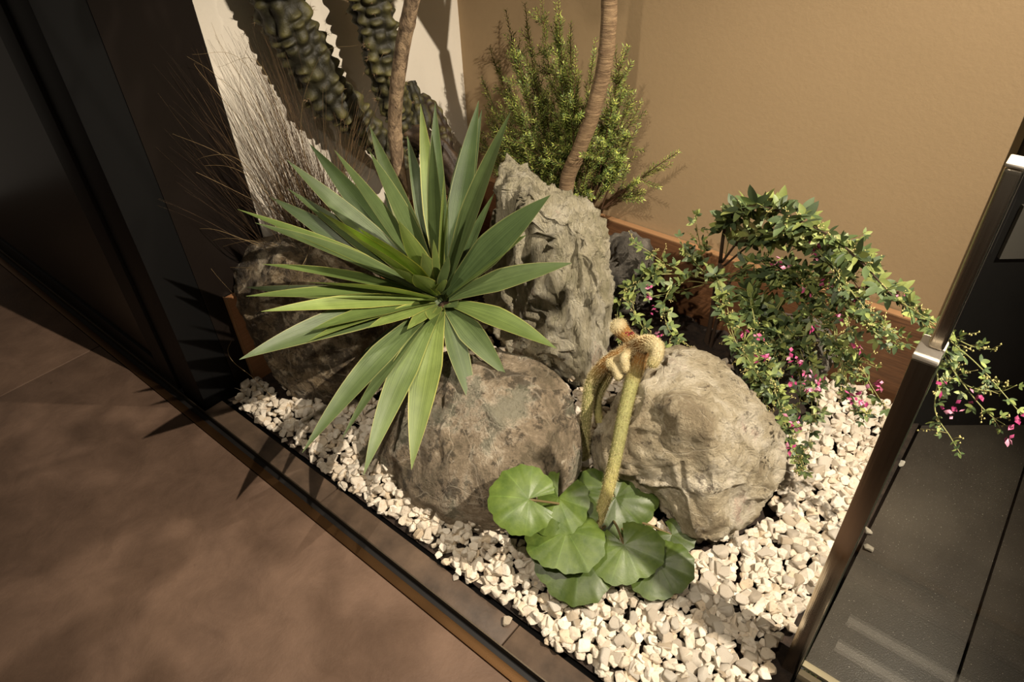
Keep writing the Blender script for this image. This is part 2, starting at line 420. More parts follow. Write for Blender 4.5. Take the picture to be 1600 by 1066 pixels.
    o = bpy.data.objects.new(name, mesh(name, W - base, F)); C.objects.link(o); o.location = base
    o.data.materials.append(mat)
    if label: tag(o, label, 'rock')
    ROCKS.append(BVHTree.FromPolygons([tuple(v) for v in W], F)); return o
mr_right = m_rock('beige boulder stone', (206, 192, 160), (166, 150, 120), (84, 70, 54), (240, 230, 206), (196, 142, 122), 0.5, 0.75, seed=1, dmask=(0.57, 0.62), bumpd=0.03)
mr_front = m_rock('mauve brown boulder stone', (174, 156, 130), (124, 112, 90), (56, 50, 38), (238, 226, 202), (104, 106, 84), 0.35, 0.55, seed=2, dmask=(0.52, 0.58), acc=(0.52, 0.58), bumpd=0.027)
mr_left = m_rock('dark wet boulder stone', (136, 118, 90), (98, 84, 64), (42, 35, 27), (216, 202, 174), (106, 100, 76), 0.5, 0.45, seed=3, dmask=(0.48, 0.55), bumpd=0.027)
mr_stand = m_rock('grey green standing stone', (216, 206, 174), (182, 174, 140), (104, 94, 70), (240, 232, 206), (214, 176, 146), 0.3, 0.85, stretch=(2.2, 2.2, 0.7), seed=4, dmask=(0.56, 0.62), bumpd=0.035)
mr_back = m_rock('grey background stone', (96, 90, 80), (70, 66, 58), (38, 35, 31), (140, 134, 122), (84, 80, 70), 0.3, 0.8, seed=5)
boulder('boulder', [(1030, 548), (1062, 539), (1100, 550), (1140, 578), (1180, 622), (1214, 662), (1229, 706), (1222, 750), (1190, 790), (1150, 832), (1112, 857), (1086, 858), (1072, 838), (1045, 802), (1015, 775), (965, 762), (930, 738), (925, 690), (955, 640), (990, 590)],
        1.235, 31, 0.19, 0.17, mr_right, 'rounded beige boulder on the right, pinkish patch on top, beside the steel post', seed=11, planes=30, amp=0.026, freq=6, cuts=[((-0.75, -0.6, -0.1), 0.70), ((0.5, -0.7, -0.35), 0.80)])
boulder('boulder', [(700, 548), (745, 540), (800, 553), (850, 570), (885, 602), (897, 645), (907, 690), (905, 740), (880, 775), (840, 805), (800, 828), (740, 837), (680, 835), (630, 822), (603, 798), (588, 750), (580, 700), (588, 655), (608, 612), (645, 575)],
        0.925, 42, 0.12, 0.18, mr_front, 'large brown boulder with pale veins at the front, under the spiky rosette', seed=22, planes=30, amp=0.02, freq=4.5, cuts=[((0.3, -0.3, 0.9), 0.86)])
boulder('boulder', [(395, 378), (435, 366), (480, 372), (540, 400), (600, 440), (640, 500), (640, 570), (610, 610), (570, 640), (520, 645), (478, 632), (445, 605), (412, 555), (384, 505), (366, 460), (359, 415)],
        0.95, 20, 0.12, 0.14, mr_left, 'dark wet-looking boulder on the far left, leaning on the orange edging board', seed=33, planes=26, amp=0.022, freq=5, cent=(500, 500), yaw=34)
boulder('boulder', [(783, 252), (800, 245), (822, 262), (850, 290), (880, 298), (920, 320), (943, 350), (949, 420), (953, 490), (950, 545), (938, 590), (915, 612), (880, 600), (830, 580), (790, 560), (766, 500), (762, 440), (768, 380), (776, 320)],
        1.50, 6, 0.13, 0.12, mr_stand, 'tall pale upright stone with vertical grooves, standing behind the other rocks', pq=0.5, seed=44, planes=16, amp=0.040, freq=8, stretch=(1.7, 1.7, 0.42), fine=0.007, cuts=[((0.6, -0.75, 0.2), 0.80), ((-0.5, -0.8, 0.3), 0.85)])
boulder('boulder', [(950, 375), (985, 366), (1010, 378), (1018, 410), (1015, 450), (1000, 480), (960, 490), (935, 470), (930, 420)],
        1.74, 30, 0.09, 0.10, mr_back, 'small grey rock in the shade just right of the tall upright stone', seed=55, sub=5, amp=0.018)
boulder('boulder', [(1145, 560), (1168, 522), (1235, 492), (1288, 508), (1303, 545), (1284, 590), (1235, 604), (1165, 598)],
        1.72, 62, 0.05, 0.06, mr_back, 'flat grey slab of rock lying under the pink-flowered bush', seed=66, sub=5, amp=0.012)
def in_rock(x, y, z=0.03):
    o = Vector((x, y, z)); d = Vector((0.01, 0.013, 1)).normalized()
    for t in ROCKS:
        h = t.ray_cast(o, d)
        if h[0] is not None and h[1].dot(d) > 0: return True
    return False

# ------------------------------------------------------------------ gravel
def m_gravel():
    m = NT('crushed white gravel'); oi = m.n('ShaderNodeObjectInfo'); at = m.n('ShaderNodeVertexColor', layer_name='tint')
    ge = m.n('ShaderNodeNewGeometry'); rr = ge.outputs['Random Per Island']
    v = m.n('ShaderNodeVectorMath', operation='ADD'); m.l(m.vec(), v.inputs[0]); m.l(oi.outputs['Location'], v.inputs[1])
    g = m.noise(160, 4, 0.7, 0.3, v.outputs[0]); f = m.noise(45, 3, 0.6, 0, v.outputs[0])
    s = m.math('FRACT', m.math('ADD', m.math('ADD', m.math('MULTIPLY', oi.outputs['Random'], 7.3), m.math('MULTIPLY', rr, 3.7)), 0), 0)
    c = m.ramp(s, [(0.0, (196, 184, 164)), (0.35, (220, 210, 192)), (0.7, (232, 224, 208)), (1.0, (206, 188, 160))])
    c = m.mix(m.math('MULTIPLY', m.mask(f, 0.5, 0.7), 0.35), c, (160, 132, 104))
    c = m.mix(m.math('MULTIPLY', m.mask(g, 0.60, 0.68), 0.55), c, (96, 84, 72))
    m.color(c); m.rough(0.85); m.bump(g, 0.002); return m.m
M['gravel'] = m_gravel()
PROT = []
for k in range(16):
    bm = bmesh.new(); rs = random.Random(100 + k); sx, sy, sz = 1, rs.uniform(0.62, 0.9), rs.uniform(0.45, 0.72)
    for i in range(15):
        v = Vector((rs.gauss(0, 1), rs.gauss(0, 1), rs.gauss(0, 1))).normalized() * rs.uniform(0.82, 1.0)
        v = Vector([math.copysign(abs(q) ** 0.72, q) for q in v])
        bm.verts.new((v.x * sx * 0.5, v.y * sy * 0.5, v.z * sz * 0.5))
    r = bmesh.ops.convex_hull(bm, input=list(bm.verts)); bmesh.ops.delete(bm, geom=[g for g in r['geom_interior'] if isinstance(g, bmesh.types.BMVert)], context='VERTS')
    bmesh.ops.bevel(bm, geom=list(bm.edges), offset=0.028, segments=1, affect='EDGES')
    bmesh.ops.triangulate(bm, faces=[f for f in bm.faces if len(f.verts) > 4])
    me = bpy.data.meshes.new('gravel_stone'); bm.to_mesh(me); bm.free(); me.materials.append(M['gravel'])
    me.polygons.foreach_set('use_smooth', [True] * len(me.polygons)); me.set_sharp_from_angle(angle=math.radians(28)); PROT.append(me)
PV = [np.array([v.co[:] for v in me.vertices]) for me in PROT]; PF = [[tuple(p.vertices) for p in me.polygons] for me in PROT]
stones = []
def edge_y(x): return 0.655 + 0.016 * noise.noise(Vector((x * 9, 3, 0))) + 0.012 * noise.noise(Vector((x * 31, 5, 0)))
cell = 0.0222
for layer, dz, keep in ((0, 0.0, 1.0), (1, 0.011, 0.72), (2, 0.020, 0.16)):
    for i in range(int(1.9 / cell)):
        for j in range(int(1.33 / cell)):
            if rng.random() > keep: continue
            x = -1.905 + (i + rng.uniform(-0.1, 1.1)) * cell; y = 0.64 + (j + rng.uniform(-0.1, 1.1)) * cell
            s = rng.uniform(0.026, 0.046) if rng.random() > 0.10 else rng.uniform(0.046, 0.056)
            ex = min(1, max(0, (x + 1.905) / 0.1))
            if x < -1.905 + s * 0.5 and y > 0.76: continue
            if x < -1.895 or x > -0.06 - s * 0.25 or y > 1.950 - s * 0.5 or y < edge_y(x) + s * 0.42: continue
            if -0.088 < x and 0.92 < y < 1.03: continue
            if rng.random() < soil_height(x, y): continue
            if x > -0.13 and y < 0.93 and (x + 0.13) + (0.93 - y) * 0.1 > 0.06: continue
            z = bed_height(x, y) + dz
            if in_rock(x, y, z): continue
            q = Quaternion((1, 0, 0), rng.normal(0, 0.35)) @ Quaternion((0, 1, 0), rng.normal(0, 0.35)) @ Quaternion((0, 0, 1), rng.uniform(0, 6.283))
            stones.append((x, y, z, s, q, int(rng.integers(16))))
def in_view(p):
    u, v = pix(p); return -15 < u < 1615 and -15 < v < 1080
order = sorted(range(len(stones)), key=lambda k: (0 if in_view(stones[k][:3]) else 1, np.linalg.norm(np.array(stones[k][:3]) - EYE) / stones[k][3] * 0.035 - stones[k][2] * 14))
bed = empty('gravel_bed', (-0.9, 0.9, 0), 'bed of crushed white gravel spread around the boulders behind the dark ledge', 'gravel')
bag_v = []; bag_f = []; o_ = 0
for rank, k in enumerate(order):
    x, y, z, s, q, pi = stones[k]
    if rank < 300:
        o = bpy.data.objects.new('gravel_stone', PROT[pi]); C.objects.link(o); o.parent = bed
        o.location = Vector((x, y, z)) - bed.location; o.rotation_mode = 'QUATERNION'; o.rotation_quaternion = q; o.scale = (s, s, s)
    else:
        R = np.array((q.to_matrix())); V = PV[pi] @ R.T * s + np.array([x, y, z])
        bag_v.append(V); bag_f += [tuple(i + o_ for i in f) for f in PF[pi]]; o_ += len(V)
me = bpy.data.meshes.new('gravel_stones'); me.from_pydata(np.concatenate(bag_v).tolist(), [], bag_f); me.materials.append(M['gravel'])
o = link('gravel_stones', me, None, bed); o['kind'] = 'stuff'
for (u, v, s, pi, lab) in ((1410, 722, 0.030, 1, 'single pale pebble on the black tile, highest of the three strays beside the post'),
                           (1358, 826, 0.030, 4, 'middle stray pebble on the black tile, half hidden by the glass edge'),
                           (1357, 853, 0.034, 7, 'pale yellowish stray pebble on the black tile, lowest of the three strays'),
                           (793, 970, 0.032, 3, 'white pebble strayed onto the dark ledge, nearest the bottom of the picture'),
                           (712, 901, 0.026, 9, 'small white pebble strayed onto the dark ledge in front of the brown boulder')):
    p = onz(u, v, 0.010); o = bpy.data.objects.new('pebble', PROT[pi]); C.objects.link(o); o.location = (p[0], p[1], 0.0095)
    o.scale = (s, s, s); o.rotation_euler = (0, 0, pi * 1.3); tag(o, lab, 'pebble', 'stray pebbles outside the bed')
    zz = min((o.rotation_euler.to_matrix() @ (Vector(vv.co) * s)).z for vv in PROT[pi].vertices); o.location.z = -zz + 0.0005

# ------------------------------------------------------------------ glass, post
gp = empty('glass_partition', (0.3, 0.97, 0), 'clear glass partition in a beige bottom rail, right of the steel post', 'glass partition')
mg = NT('clear glass'); mg.b.inputs['Base Color'].default_value = (0.93, 0.97, 0.95, 1); mg.b.inputs['Transmission Weight'].default_value = 1; mg.rough(0.0); mg.b.inputs['IOR'].default_value = 1.5
M['glass'] = mg.m
GX = -0.0225
box('glass_pane', (GX, 0.966, 0.018), (1.4, 0.976, 1.235), M['glass'], gp)
M['rail'] = plain('beige aluminium rail', (196, 182, 150), 0.42, 0.3)
box('bottom_rail', (GX, 0.948, 0.0), (1.4, 0.9635, 0.022), M['rail'], gp, 0.001)
box('bottom_rail', (GX, 0.9785, 0.0), (1.4, 0.994, 0.022), M['rail'], gp, 0.001)
ps = empty('steel_post', (-0.042, 0.972, 0), 'square stainless steel post with white cap and thinner upper rod, at the gravel edge', 'post')
box('post_body', (-0.058, 0.944, 0.0), (-0.0245, 1.002, 0.938), M['steel'], ps, 0.0015)
box('post_cap', (-0.0588, 0.9432, 0.9385), (-0.0237, 1.0028, 0.948), M['steel_cap'], ps, 0.003)
box('upper_rod', (-0.0475, 0.968, 0.9485), (-0.0260, 1.000, 1.228), m_metal('brushed rod steel', (214, 204, 186), 0.2), ps, 0.006, 4)
box('rod_cap', (-0.0482, 0.9672, 1.2285), (-0.0253, 1.0008, 1.234), M['steel_cap'], ps, 0.0025)
box('edge_seal', (-0.0242, 0.9655, 0.024), (-0.0228, 0.9765, 0.936), plain('pale green glass edge', (118, 126, 104), 0.3), gp)
# second sliding track in front of the partition
t2 = empty('trim_3', (0.5, 0.82, 0), kind='structure')
for y0 in (0.762, 0.842):
    box('track_rail', (0.02, y0, 0.0), (1.4, y0 + 0.028, 0.006), M['steel_cap'], t2, 0.002)
# steel plate on the black wall
def on_black(u, v):
    r = ray(u, v); n3 = np.array([nr[0], nr[1], 0]); p0 = np.array([a0[0], a0[1], 0]) - n3 * 0.012
    return EYE + r * (((p0 - EYE) @ n3) / (r @ n3))
pa, pb = on_black(1562, 404), on_black(1603, 300)
q0 = np.array([pa[0], pa[1]]); wv = dr * 0.24
pl = prism('wall_plate', [tuple(q0), tuple(q0 + wv), tuple(q0 + wv + nr * 0.0115), tuple(q0 + nr * 0.0115)], pa[2], pa[2] + 0.15, plain('grey steel plate', (74, 70, 64), 0.5, 0.0))
tag(pl, 'grey plate fixed on the black wall, seen behind the upper rod at the right edge', 'plate')

# ------------------------------------------------------------------ yucca
M['yucca'] = m_leafy('yucca leaf green', [(0.3, (62, 78, 44)), (0.7, (104, 122, 74))], True, 0.45, 0.10, 9, True, (158, 158, 98))
crown = np.array(ony(689, 466, 1.10))
crown_axis = np.array([0.08, -0.30, 0.95]); crown_axis /= np.linalg.norm(crown_axis)
def along(u, v, c, L, near=True):
    r = ray(u, v); r = r / np.linalg.norm(r); q = EYE - c; b = q @ r; disc = b * b - (q @ q - L * L)
    t = -b if disc < 0 else -b + (-math.sqrt(disc) if near else math.sqrt(disc))
    return EYE + r * t
yu = empty('yucca', (crown[0] + 0.02, crown[1] + 0.10, 0), 'big spiky green rosette of sword-shaped leaves rising between the dark and brown boulders', 'yucca')
def blade(base, tip, bow, wid, tint, name='leaf', parent=None, twist=0.0, up=None, n=22):
    d = tip - base; L = np.linalg.norm(d); dn = d / L
    upv = crown_axis if up is None else up
    mid = (base + tip) / 2 + bow * L
    T = np.linspace(0, 1, n); path = ((1 - T) ** 2)[:, None] * base + (2 * T * (1 - T))[:, None] * mid + (T ** 2)[:, None] * tip
    side = np.cross(dn, upv); 
    if np.linalg.norm(side) < 0.05: side = np.cross(dn, [1, 0, 0])
    side /= np.linalg.norm(side); nor = np.cross(side, dn)
    ca, sa = math.cos(twist), math.sin(twist); side, nor = side * ca + nor * sa, nor * ca - side * sa
    vs = []; uv = []; fs = []; K = 9
    for i, t in enumerate(T):
        wd = wid * (0.34 + 0.66 * min(1, t / 0.42) ** 0.9) if t < 0.42 else wid * max(0.012, (1 - ((t - 0.42) / 0.58) ** 1.7))
        fold = 0.30 * (1 - 0.5 * t)
        for k in range(K):
            s = (k / (K - 1) - 0.5) * 2
            vs.append(path[i] + side * (s * wd / 2) + nor * (abs(s) ** 1.4 * fold * wd / 2)); uv.append((k / (K - 1), t))
    for i in range(n - 1):
        for k in range(K - 1):
            a = i * K + k; fs.append((a, a + 1, a + K + 1, a + K))
    o = obj(name, vs, fs, M['yucca'], parent, True, uv, [(*tint, 1)] * len(vs)); return o
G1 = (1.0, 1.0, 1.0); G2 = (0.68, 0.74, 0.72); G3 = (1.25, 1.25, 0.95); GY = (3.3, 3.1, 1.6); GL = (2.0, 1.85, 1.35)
LV = [ # tip u, v, length factor over the projected length, near side?, tint, width px
 (371, 327, 1.03, 1, G3, 26), (398, 348, 1.05, 1, G1, 26), (421, 307, 1.06, 0, G2, 30), (448, 250, 1.03, 0, G1, 30), (450, 295, 1.05, 0, G1, 26),
 (483, 224, 1.05, 0, G2, 34), (522, 234, 1.12, 1, G1, 30), (577, 195, 1.06, 0, G1, 30), (577, 236, 1.10, 1, G1, 28), (636, 212, 1.10, 0, G2, 26),
 (657, 162, 1.06, 0, GL, 26), (680, 160, 1.05, 0, G2, 26), (675, 210, 1.15, 1, G1, 22), (694, 270, 1.3, 1, GL, 15), (748, 157, 1.05, 0, G2, 34),
 (753, 171, 1.08, 0, G2, 24), (798, 174, 1.06, 1, G1, 34), (773, 300, 1.2, 0, G2, 20), (860, 305, 1.06, 1, G2, 40), (823, 367, 1.10, 1, G3, 34),
 (894, 411, 1.05, 1, G1, 32), (870, 545, 1.06, 1, G3, 36), (792, 589, 1.08, 1, G1, 32), (744, 650, 1.04, 1, G1, 27), (643, 734, 1.04, 1, GL, 38),
 (568, 743, 1.04, 1, G3, 32), (472, 708, 1.04, 1, G1, 32), (534, 686, 1.06, 1, G1, 20), (556, 638, 1.12, 0, G1, 18), (374, 562, 1.04, 1, G1, 36),
 (481, 534, 1.12, 1, GL, 24), (484, 517, 1.15, 1, G3, 26), (408, 487, 1.08, 1, GL, 20), (384, 463, 1.04, 1, G3, 30), (384, 449, 1.06, 0, G1, 26),
 (410, 413, 1.08, 1, G3, 26), (476, 441, 1.25, 1, GY, 22), (498, 329, 1.42, 1, GY, 30), (560, 356, 1.6, 1, GY, 38), (520, 350, 1.55, 1, GY, 26), (660, 395, 2.2, 1, GL, 24), (700, 400, 2.2, 1, G1, 22), (672, 500, 2.4, 1, GL, 22), (712, 480, 2.4, 1, G1, 22), (692, 438, 3.4, 1, GL, 18), (682, 444, 3.8, 1, GL, 18), (700, 450, 3.6, 1, G1, 18), (655, 470, 2.8, 1, GL, 24), (622, 344, 1.5, 1, GL, 24),
 (703, 301, 1.35, 1, GL, 15), (677, 374, 1.9, 1, GL, 15), (613, 418, 1.9, 1, GL, 22), (646, 429, 2.6, 1, GL, 26), (574, 513, 1.3, 1, GL, 20), (636, 515, 1.6, 1, GL, 18),
 (600, 300, 1.1, 0, G2, 28), (720, 230, 1.1, 0, G2, 30), (560, 560, 1.15, 0, G2, 22), (500, 440, 1.1, 0, G2, 26), (650, 300, 1.2, 0, G2, 26)]
def proj_len(u, v, c):
    r = ray(u, v); r /= np.linalg.norm(r); q = c - EYE; return np.linalg.norm(q - r * (q @ r))
for i, (u, v, k, near, tn, wpx) in enumerate(LV):
    pc = pix(crown); du, dv = u - pc[0], v - pc[1]; dl = math.hypot(du, dv)
    base = crown + (right * du / dl + down * dv / dl) * 0.022 - crown_axis * (0.05 if not near else 0.01)
    L = proj_len(u, v, base) * k
    tip = along(u, v, base, L, bool(near))
    if tip[0] < XW + 0.02:
        tip = onx(u, v, XW + 0.02)
    low = dv > 60
    bow = crown_axis * (0.10 if low else 0.035) + rng.normal(0, 0.008, 3)
    if near and k < 1.2: bow = bow + (down * (-0.02))
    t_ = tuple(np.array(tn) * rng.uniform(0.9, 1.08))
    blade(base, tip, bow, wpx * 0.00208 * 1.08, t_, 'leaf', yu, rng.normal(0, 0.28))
stemp = catmull([(crown[0] + 0.02, crown[1] + 0.10, 0.0), (crown[0] + 0.015, crown[1] + 0.06, 0.2), crown - crown_axis * 0.035], 8)
vs, fs = tube(stemp, np.linspace(0.038, 0.022, len(stemp)), 14, lambda a, s, t: 1 + 0.08 * math.sin(s * 260) + 0.05 * math.sin(5 * a))
obj('trunk', vs, fs, plain('brown yucca trunk', (84, 64, 44), 0.9, nscale=40, bump=0.004), yu)

# ------------------------------------------------------------------ columnar cactus
M['cereus'] = m_tint('cactus skin', 0.6, 40, 0.45, 0.004)
M['spine'] = plain('dark spines', (128, 104, 74), 0.6)
cr = empty('columnar_cactus', (-1.62, 1.62, 0), 'dark knobbly columnar cactus with gnarled brown stems against the white wall', 'cactus')
def cereus(pts, rad, ribs, dk, lt, name, knob=0.16, freq=165, seed=0):
    path = catmull(pts, 16); n = len(path); rad = np.interp(np.linspace(0, 1, n), np.linspace(0, 1, len(rad)), rad)
    def fn(a, s, t):
        tw = a + 0.5 * math.sin(s * 4 + seed)
        ri = round(ribs * tw / 6.2832); rib = abs(math.cos(ribs * tw / 2)) ** 0.7
        wob = noise.noise(Vector((s * 16, (ri % ribs) * 3.7, seed * 1.3)))
        kn = 0.5 + 0.5 * math.sin(s * freq + (ri % ribs) * 2.3 + wob * 5.0)
        q = noise.noise(Vector((s * 14, math.cos(a) * 1.5, math.sin(a) * 1.5 + seed)))
        return 0.72 + knob * rib * (0.35 + 0.95 * kn * (0.7 + 0.9 * max(0, wob + 0.4))) + 0.16 * q
    # resample finely
    m_ = n * 5; ti = np.linspace(0, n - 1, m_); path = np.stack([np.interp(ti, np.arange(n), path[:, k]) for k in range(3)], 1); rad = np.interp(ti, np.arange(n), rad)
    seg = 64; vs, fs = tube(path, rad, seg, fn); vs = np.array(vs); cols = []
    T, N, B = frames(path)
    for i in range(m_):
        for k in range(seg):
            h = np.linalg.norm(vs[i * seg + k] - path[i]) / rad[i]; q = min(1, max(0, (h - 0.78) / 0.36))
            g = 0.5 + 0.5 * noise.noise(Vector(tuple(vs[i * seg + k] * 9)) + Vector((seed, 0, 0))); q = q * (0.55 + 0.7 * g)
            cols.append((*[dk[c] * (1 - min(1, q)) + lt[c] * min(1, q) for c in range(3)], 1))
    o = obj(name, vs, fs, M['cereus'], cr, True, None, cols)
    sp = Bag()
    for _ in range(int(n * 16)):
        i = int(rng.integers(m_)); k = int(rng.integers(seg)); p = vs[i * seg + k]; h = np.linalg.norm(p - path[i]) / rad[i]
        if h < 0.98: continue
        dn = (p - path[i]) / np.linalg.norm(p - path[i])
        for _2 in range(4):
            d = dn + rng.normal(0, 0.5, 3); d /= np.linalg.norm(d); sd = np.cross(d, [0.3, 0.5, 0.8]); sd /= np.linalg.norm(sd); L = rng.uniform(0.008, 0.018)
            sp.add([p + sd * 0.0006, p - sd * 0.0006, p + np.cross(sd, d) * 0.0008, p + d * L], [(0, 1, 3), (1, 2, 3), (2, 0, 3)])
    if sp.v: s_ = sp.obj('spines', M['spine'], o, False, 'stuff')
    return o
dkg = lin((40, 38, 24)); ltg = lin((118, 112, 62)); brn = lin((48, 36, 24)); brl = lin((112, 88, 58))
def PX(*L): return [onx(u, v, x) for u, v, x in L]
def PY(*L): return [ony(u, v, y) for u, v, y in L]
cereus(PX((628, 262, -1.74), (585, 215, -1.77), (545, 175, -1.80), (508, 140, -1.81), (477, 85, -1.815), (447, 30, -1.82), (418, -40, -1.82), (395, -110, -1.82)), [0.045, 0.060, 0.078, 0.082, 0.082, 0.08, 0.078], 9, dkg, ltg, 'arm', seed=1)
cereus(PY((640, 235, 1.52), (622, 180, 1.50), (604, 120, 1.48), (592, 60, 1.47), (580, 5, 1.46), (565, -70, 1.45), (552, -140, 1.45)), [0.038, 0.054, 0.068, 0.074, 0.080, 0.082], 8, dkg, ltg, 'arm', knob=0.20, seed=4)
cereus(PY((728, 420, 1.62), (730, 350, 1.60), (716, 290, 1.57), (690, 240, 1.55), (655, 215, 1.53), (620, 215, 1.50)), [0.060, 0.058, 0.052, 0.050, 0.046, 0.040], 5, brn, brl, 'old_stem', freq=40, seed=8)
cereus(PY((640, 240, 1.53), (655, 195, 1.56), (650, 165, 1.58), (640, 130, 1.60)), [0.04, 0.045, 0.036, 0.03], 6, dkg, ltg, 'arm', seed=6)
cereus(PY((700, 250, 1.58), (690, 205, 1.62), (672, 170, 1.64), (660, 150, 1.66)), [0.035, 0.038, 0.034, 0.018], 6, brn, ltg, 'arm', seed=9)
b_ = ony(728, 420, 1.62); cereus([(b_[0] - 0.01, b_[1] + 0.02, 0.0), (b_[0], b_[1] + 0.01, b_[2] * 0.5), tuple(b_)], [0.075, 0.066, 0.060], 5, brn, brl, 'old_stem', freq=40, seed=3)

# ------------------------------------------------------------------ young trees
def m_bark(name, dk, lt, freq, sc=14):
    m = NT(name); v = m.vec((1.0, 1.0, freq)); a = m.noise(sc, 6, 0.75, 0.4, v); b = m.noise(40, 4, 0.6)
    c = m.ramp(a, [(0.42, dk), (0.58, lt)]); m.color(m.mix(0.3, c, m.ramp(b, [(0.3, dk), (0.7, lt)]))); m.rough(0.8); m.bump(a, 0.008); return m.m
def young_tree(pts, rad, mat, label, crown_c, nleaf, lmat, seed, crown_r):
    path = catmull(pts, 14); n = len(path); rr = np.interp(np.linspace(0, 1, n), np.linspace(0, 1, len(rad)), rad)
    base = path[0]; t = empty('young_tree', (base[0], base[1], 0), label, 'tree')
    def fn(a, s, q): return 1 + 0.05 * noise.noise(Vector((s * 22, math.cos(a), math.sin(a) + seed))) + 0.11 * max(0, 1 - abs(((s * 5.3 + seed * 0.37) % 1) - 0.5) / 0.05) 
    vs, fs = tube(path, rr, 20, fn); tk = obj('trunk', vs, fs, mat, t)
    rs = np.random.default_rng(seed); bg = Bag(); lf = Bag(); top = path[-1]
    for i in range(14):
        d = rs.normal(0, 1, 3); d[2] = abs(d[2]) * 0.5; d /= np.linalg.norm(d); e = np.array(crown_c) + d * crown_r * rs.uniform(0.5, 1)
        e[1] = min(e[1], 1.86); e[0] = max(e[0], XW + 0.14)
        pth = catmull([top, (top + e) / 2 + [0, 0, 0.05], e], 5); v_, f_ = tube(pth, np.linspace(0.009, 0.002, len(pth)), 5); bg.add(v_, f_)
        for k in range(nleaf // 14):
            p = pth[int(rs.integers(3, len(pth)))] + rs.normal(0, 0.05, 3); p[1] = min(p[1], 1.85); p[0] = max(p[0], XW + 0.14)
            a = rs.normal(0, 1, 3); a /= np.linalg.norm(a); b = np.cross(a, rs.normal(0, 1, 3)); b /= np.linalg.norm(b); L = rs.uniform(0.07, 0.12); W_ = L * 0.30
            q = np.cross(a, b) * 0.004
            lf.add([p, p + a * L * .35 + b * W_ + q, p + a * L * .75 + b * W_ * .7 + q, p + a * L, p + a * L * .75 - b * W_ * .7 + q, p + a * L * .35 - b * W_ + q, p + a * L * .5], [(0, 6, 1), (1, 6, 2), (2, 6, 3), (3, 6, 4), (4, 6, 5), (5, 6, 0)])
    bg.obj('branches', mat, t, True, 'stuff'); lf.obj('leaves', lmat, t, True, 'stuff'); return t
M['leaf_dark'] = m_leafy('dark green leaf', [(0.3, (58, 78, 38)), (0.7, (88, 112, 56))], False, 0.45, 0.2)
g1 = ony(634, 345, 1.33)
young_tree([(g1[0] - 0.0, 1.36, 0.0), (g1[0], 1.34, g1[2] * 0.6)] + PY((634, 345, 1.33), (627, 290, 1.31), (620, 240, 1.30), (617, 190, 1.29), (620, 140, 1.28), (628, 80, 1.27), (640, 20, 1.26), (655, -50, 1.25), (672, -130, 1.24)),
           [0.022, 0.022, 0.021, 0.021, 0.020, 0.020, 0.019, 0.018], m_bark('flaky grey bark', (74, 58, 44), (178, 152, 120), 0.45, 38), 'slim young tree trunk with flaky grey-brown bark rising in front of the cactus', (-1.22, 0.95, 2.05), 240, M['leaf_dark'], 3, 0.50)
g2 = ony(885, 292, 1.72)
young_tree([(g2[0] - 0.03, 1.72, 0.0), (g2[0] - 0.02, 1.72, 0.25)] + PY((885, 292, 1.72), (903, 240, 1.715), (922, 190, 1.71), (933, 150, 1.705), (944, 105, 1.70), (950, 55, 1.69), (952, 0, 1.68), (952, -60, 1.66), (956, -150, 1.64)),
           [0.026, 0.026, 0.024, 0.023, 0.023, 0.022, 0.021, 0.020], m_bark('ringed brown bark', (116, 92, 66), (170, 142, 106), 9), 'bent brown tree trunk with fine ring marks, rising behind the tall upright stone', (-1.05, 1.45, 1.95), 90, M['leaf_dark'], 5, 0.40)

# ------------------------------------------------------------------ needle shrub
M['needle'] = m_tint('needle leaves', 0.5, 30, 0.2, 0.0)
M['twig'] = plain('brown twig', (92, 66, 42), 0.8)
ns = empty('needle_shrub', (-1.22, 1.84, 0), 'bushy green shrub with fine needle leaves behind the tall upright stone', 'shrub')
ngreen = [lin((132, 146, 68)), lin((108, 126, 58)), lin((166, 174, 84)), lin((84, 102, 50))]
def shrub_path(p0, p1, sag, n=14):
    m = (p0 + p1) / 2 + sag; T = np.linspace(0, 1, n); return ((1 - T) ** 2)[:, None] * p0 + (2 * T * (1 - T))[:, None] * m + (T ** 2)[:, None] * p1
twb = Bag(); needles = Bag()
def dress(path, L=0.014, start=0.35, dens=420, tone=None):
    ln = np.linalg.norm(np.diff(path, axis=0), axis=1).sum(); n = int(ln * dens * (1 - start)); T, N, B = frames(path)
    for i in range(n):
        t = start + (1 - start) * (i + rng.random()) / n; f = t * (len(path) - 1); k = min(len(path) - 2, int(f)); p = path[k] + (path[k + 1] - path[k]) * (f - k)
        a = i * 2.4 + rng.uniform(-.3, .3); rd = math.cos(a) * N[k] + math.sin(a) * B[k]; d = rd * 0.85 + T[k] * 0.62; d /= np.linalg.norm(d)
        l = L * rng.uniform(0.7, 1.15) * (1 if t < 0.92 else 0.7); s = np.cross(d, rd); s = s / (np.linalg.norm(s) + 1e-9) * 0.0017
        c = ngreen[int(rng.integers(4))] if tone is None else tone; br = rng.uniform(0.75, 1.15) * (1.0 + 0.7 * max(0, t - 0.75) / 0.25)
        q = np.cross(s, d); q = q / (np.linalg.norm(q) + 1e-9) * 0.0006
        needles.add([p, p + d * l * .5 + s + q, p + d * l, p + d * l * .5 - s + q], [(0, 1, 2), (0, 2, 3)], (c[0] * br, c[1] * br, c[2] * br, 1))
nbase = ony(905, 320, 1.82)
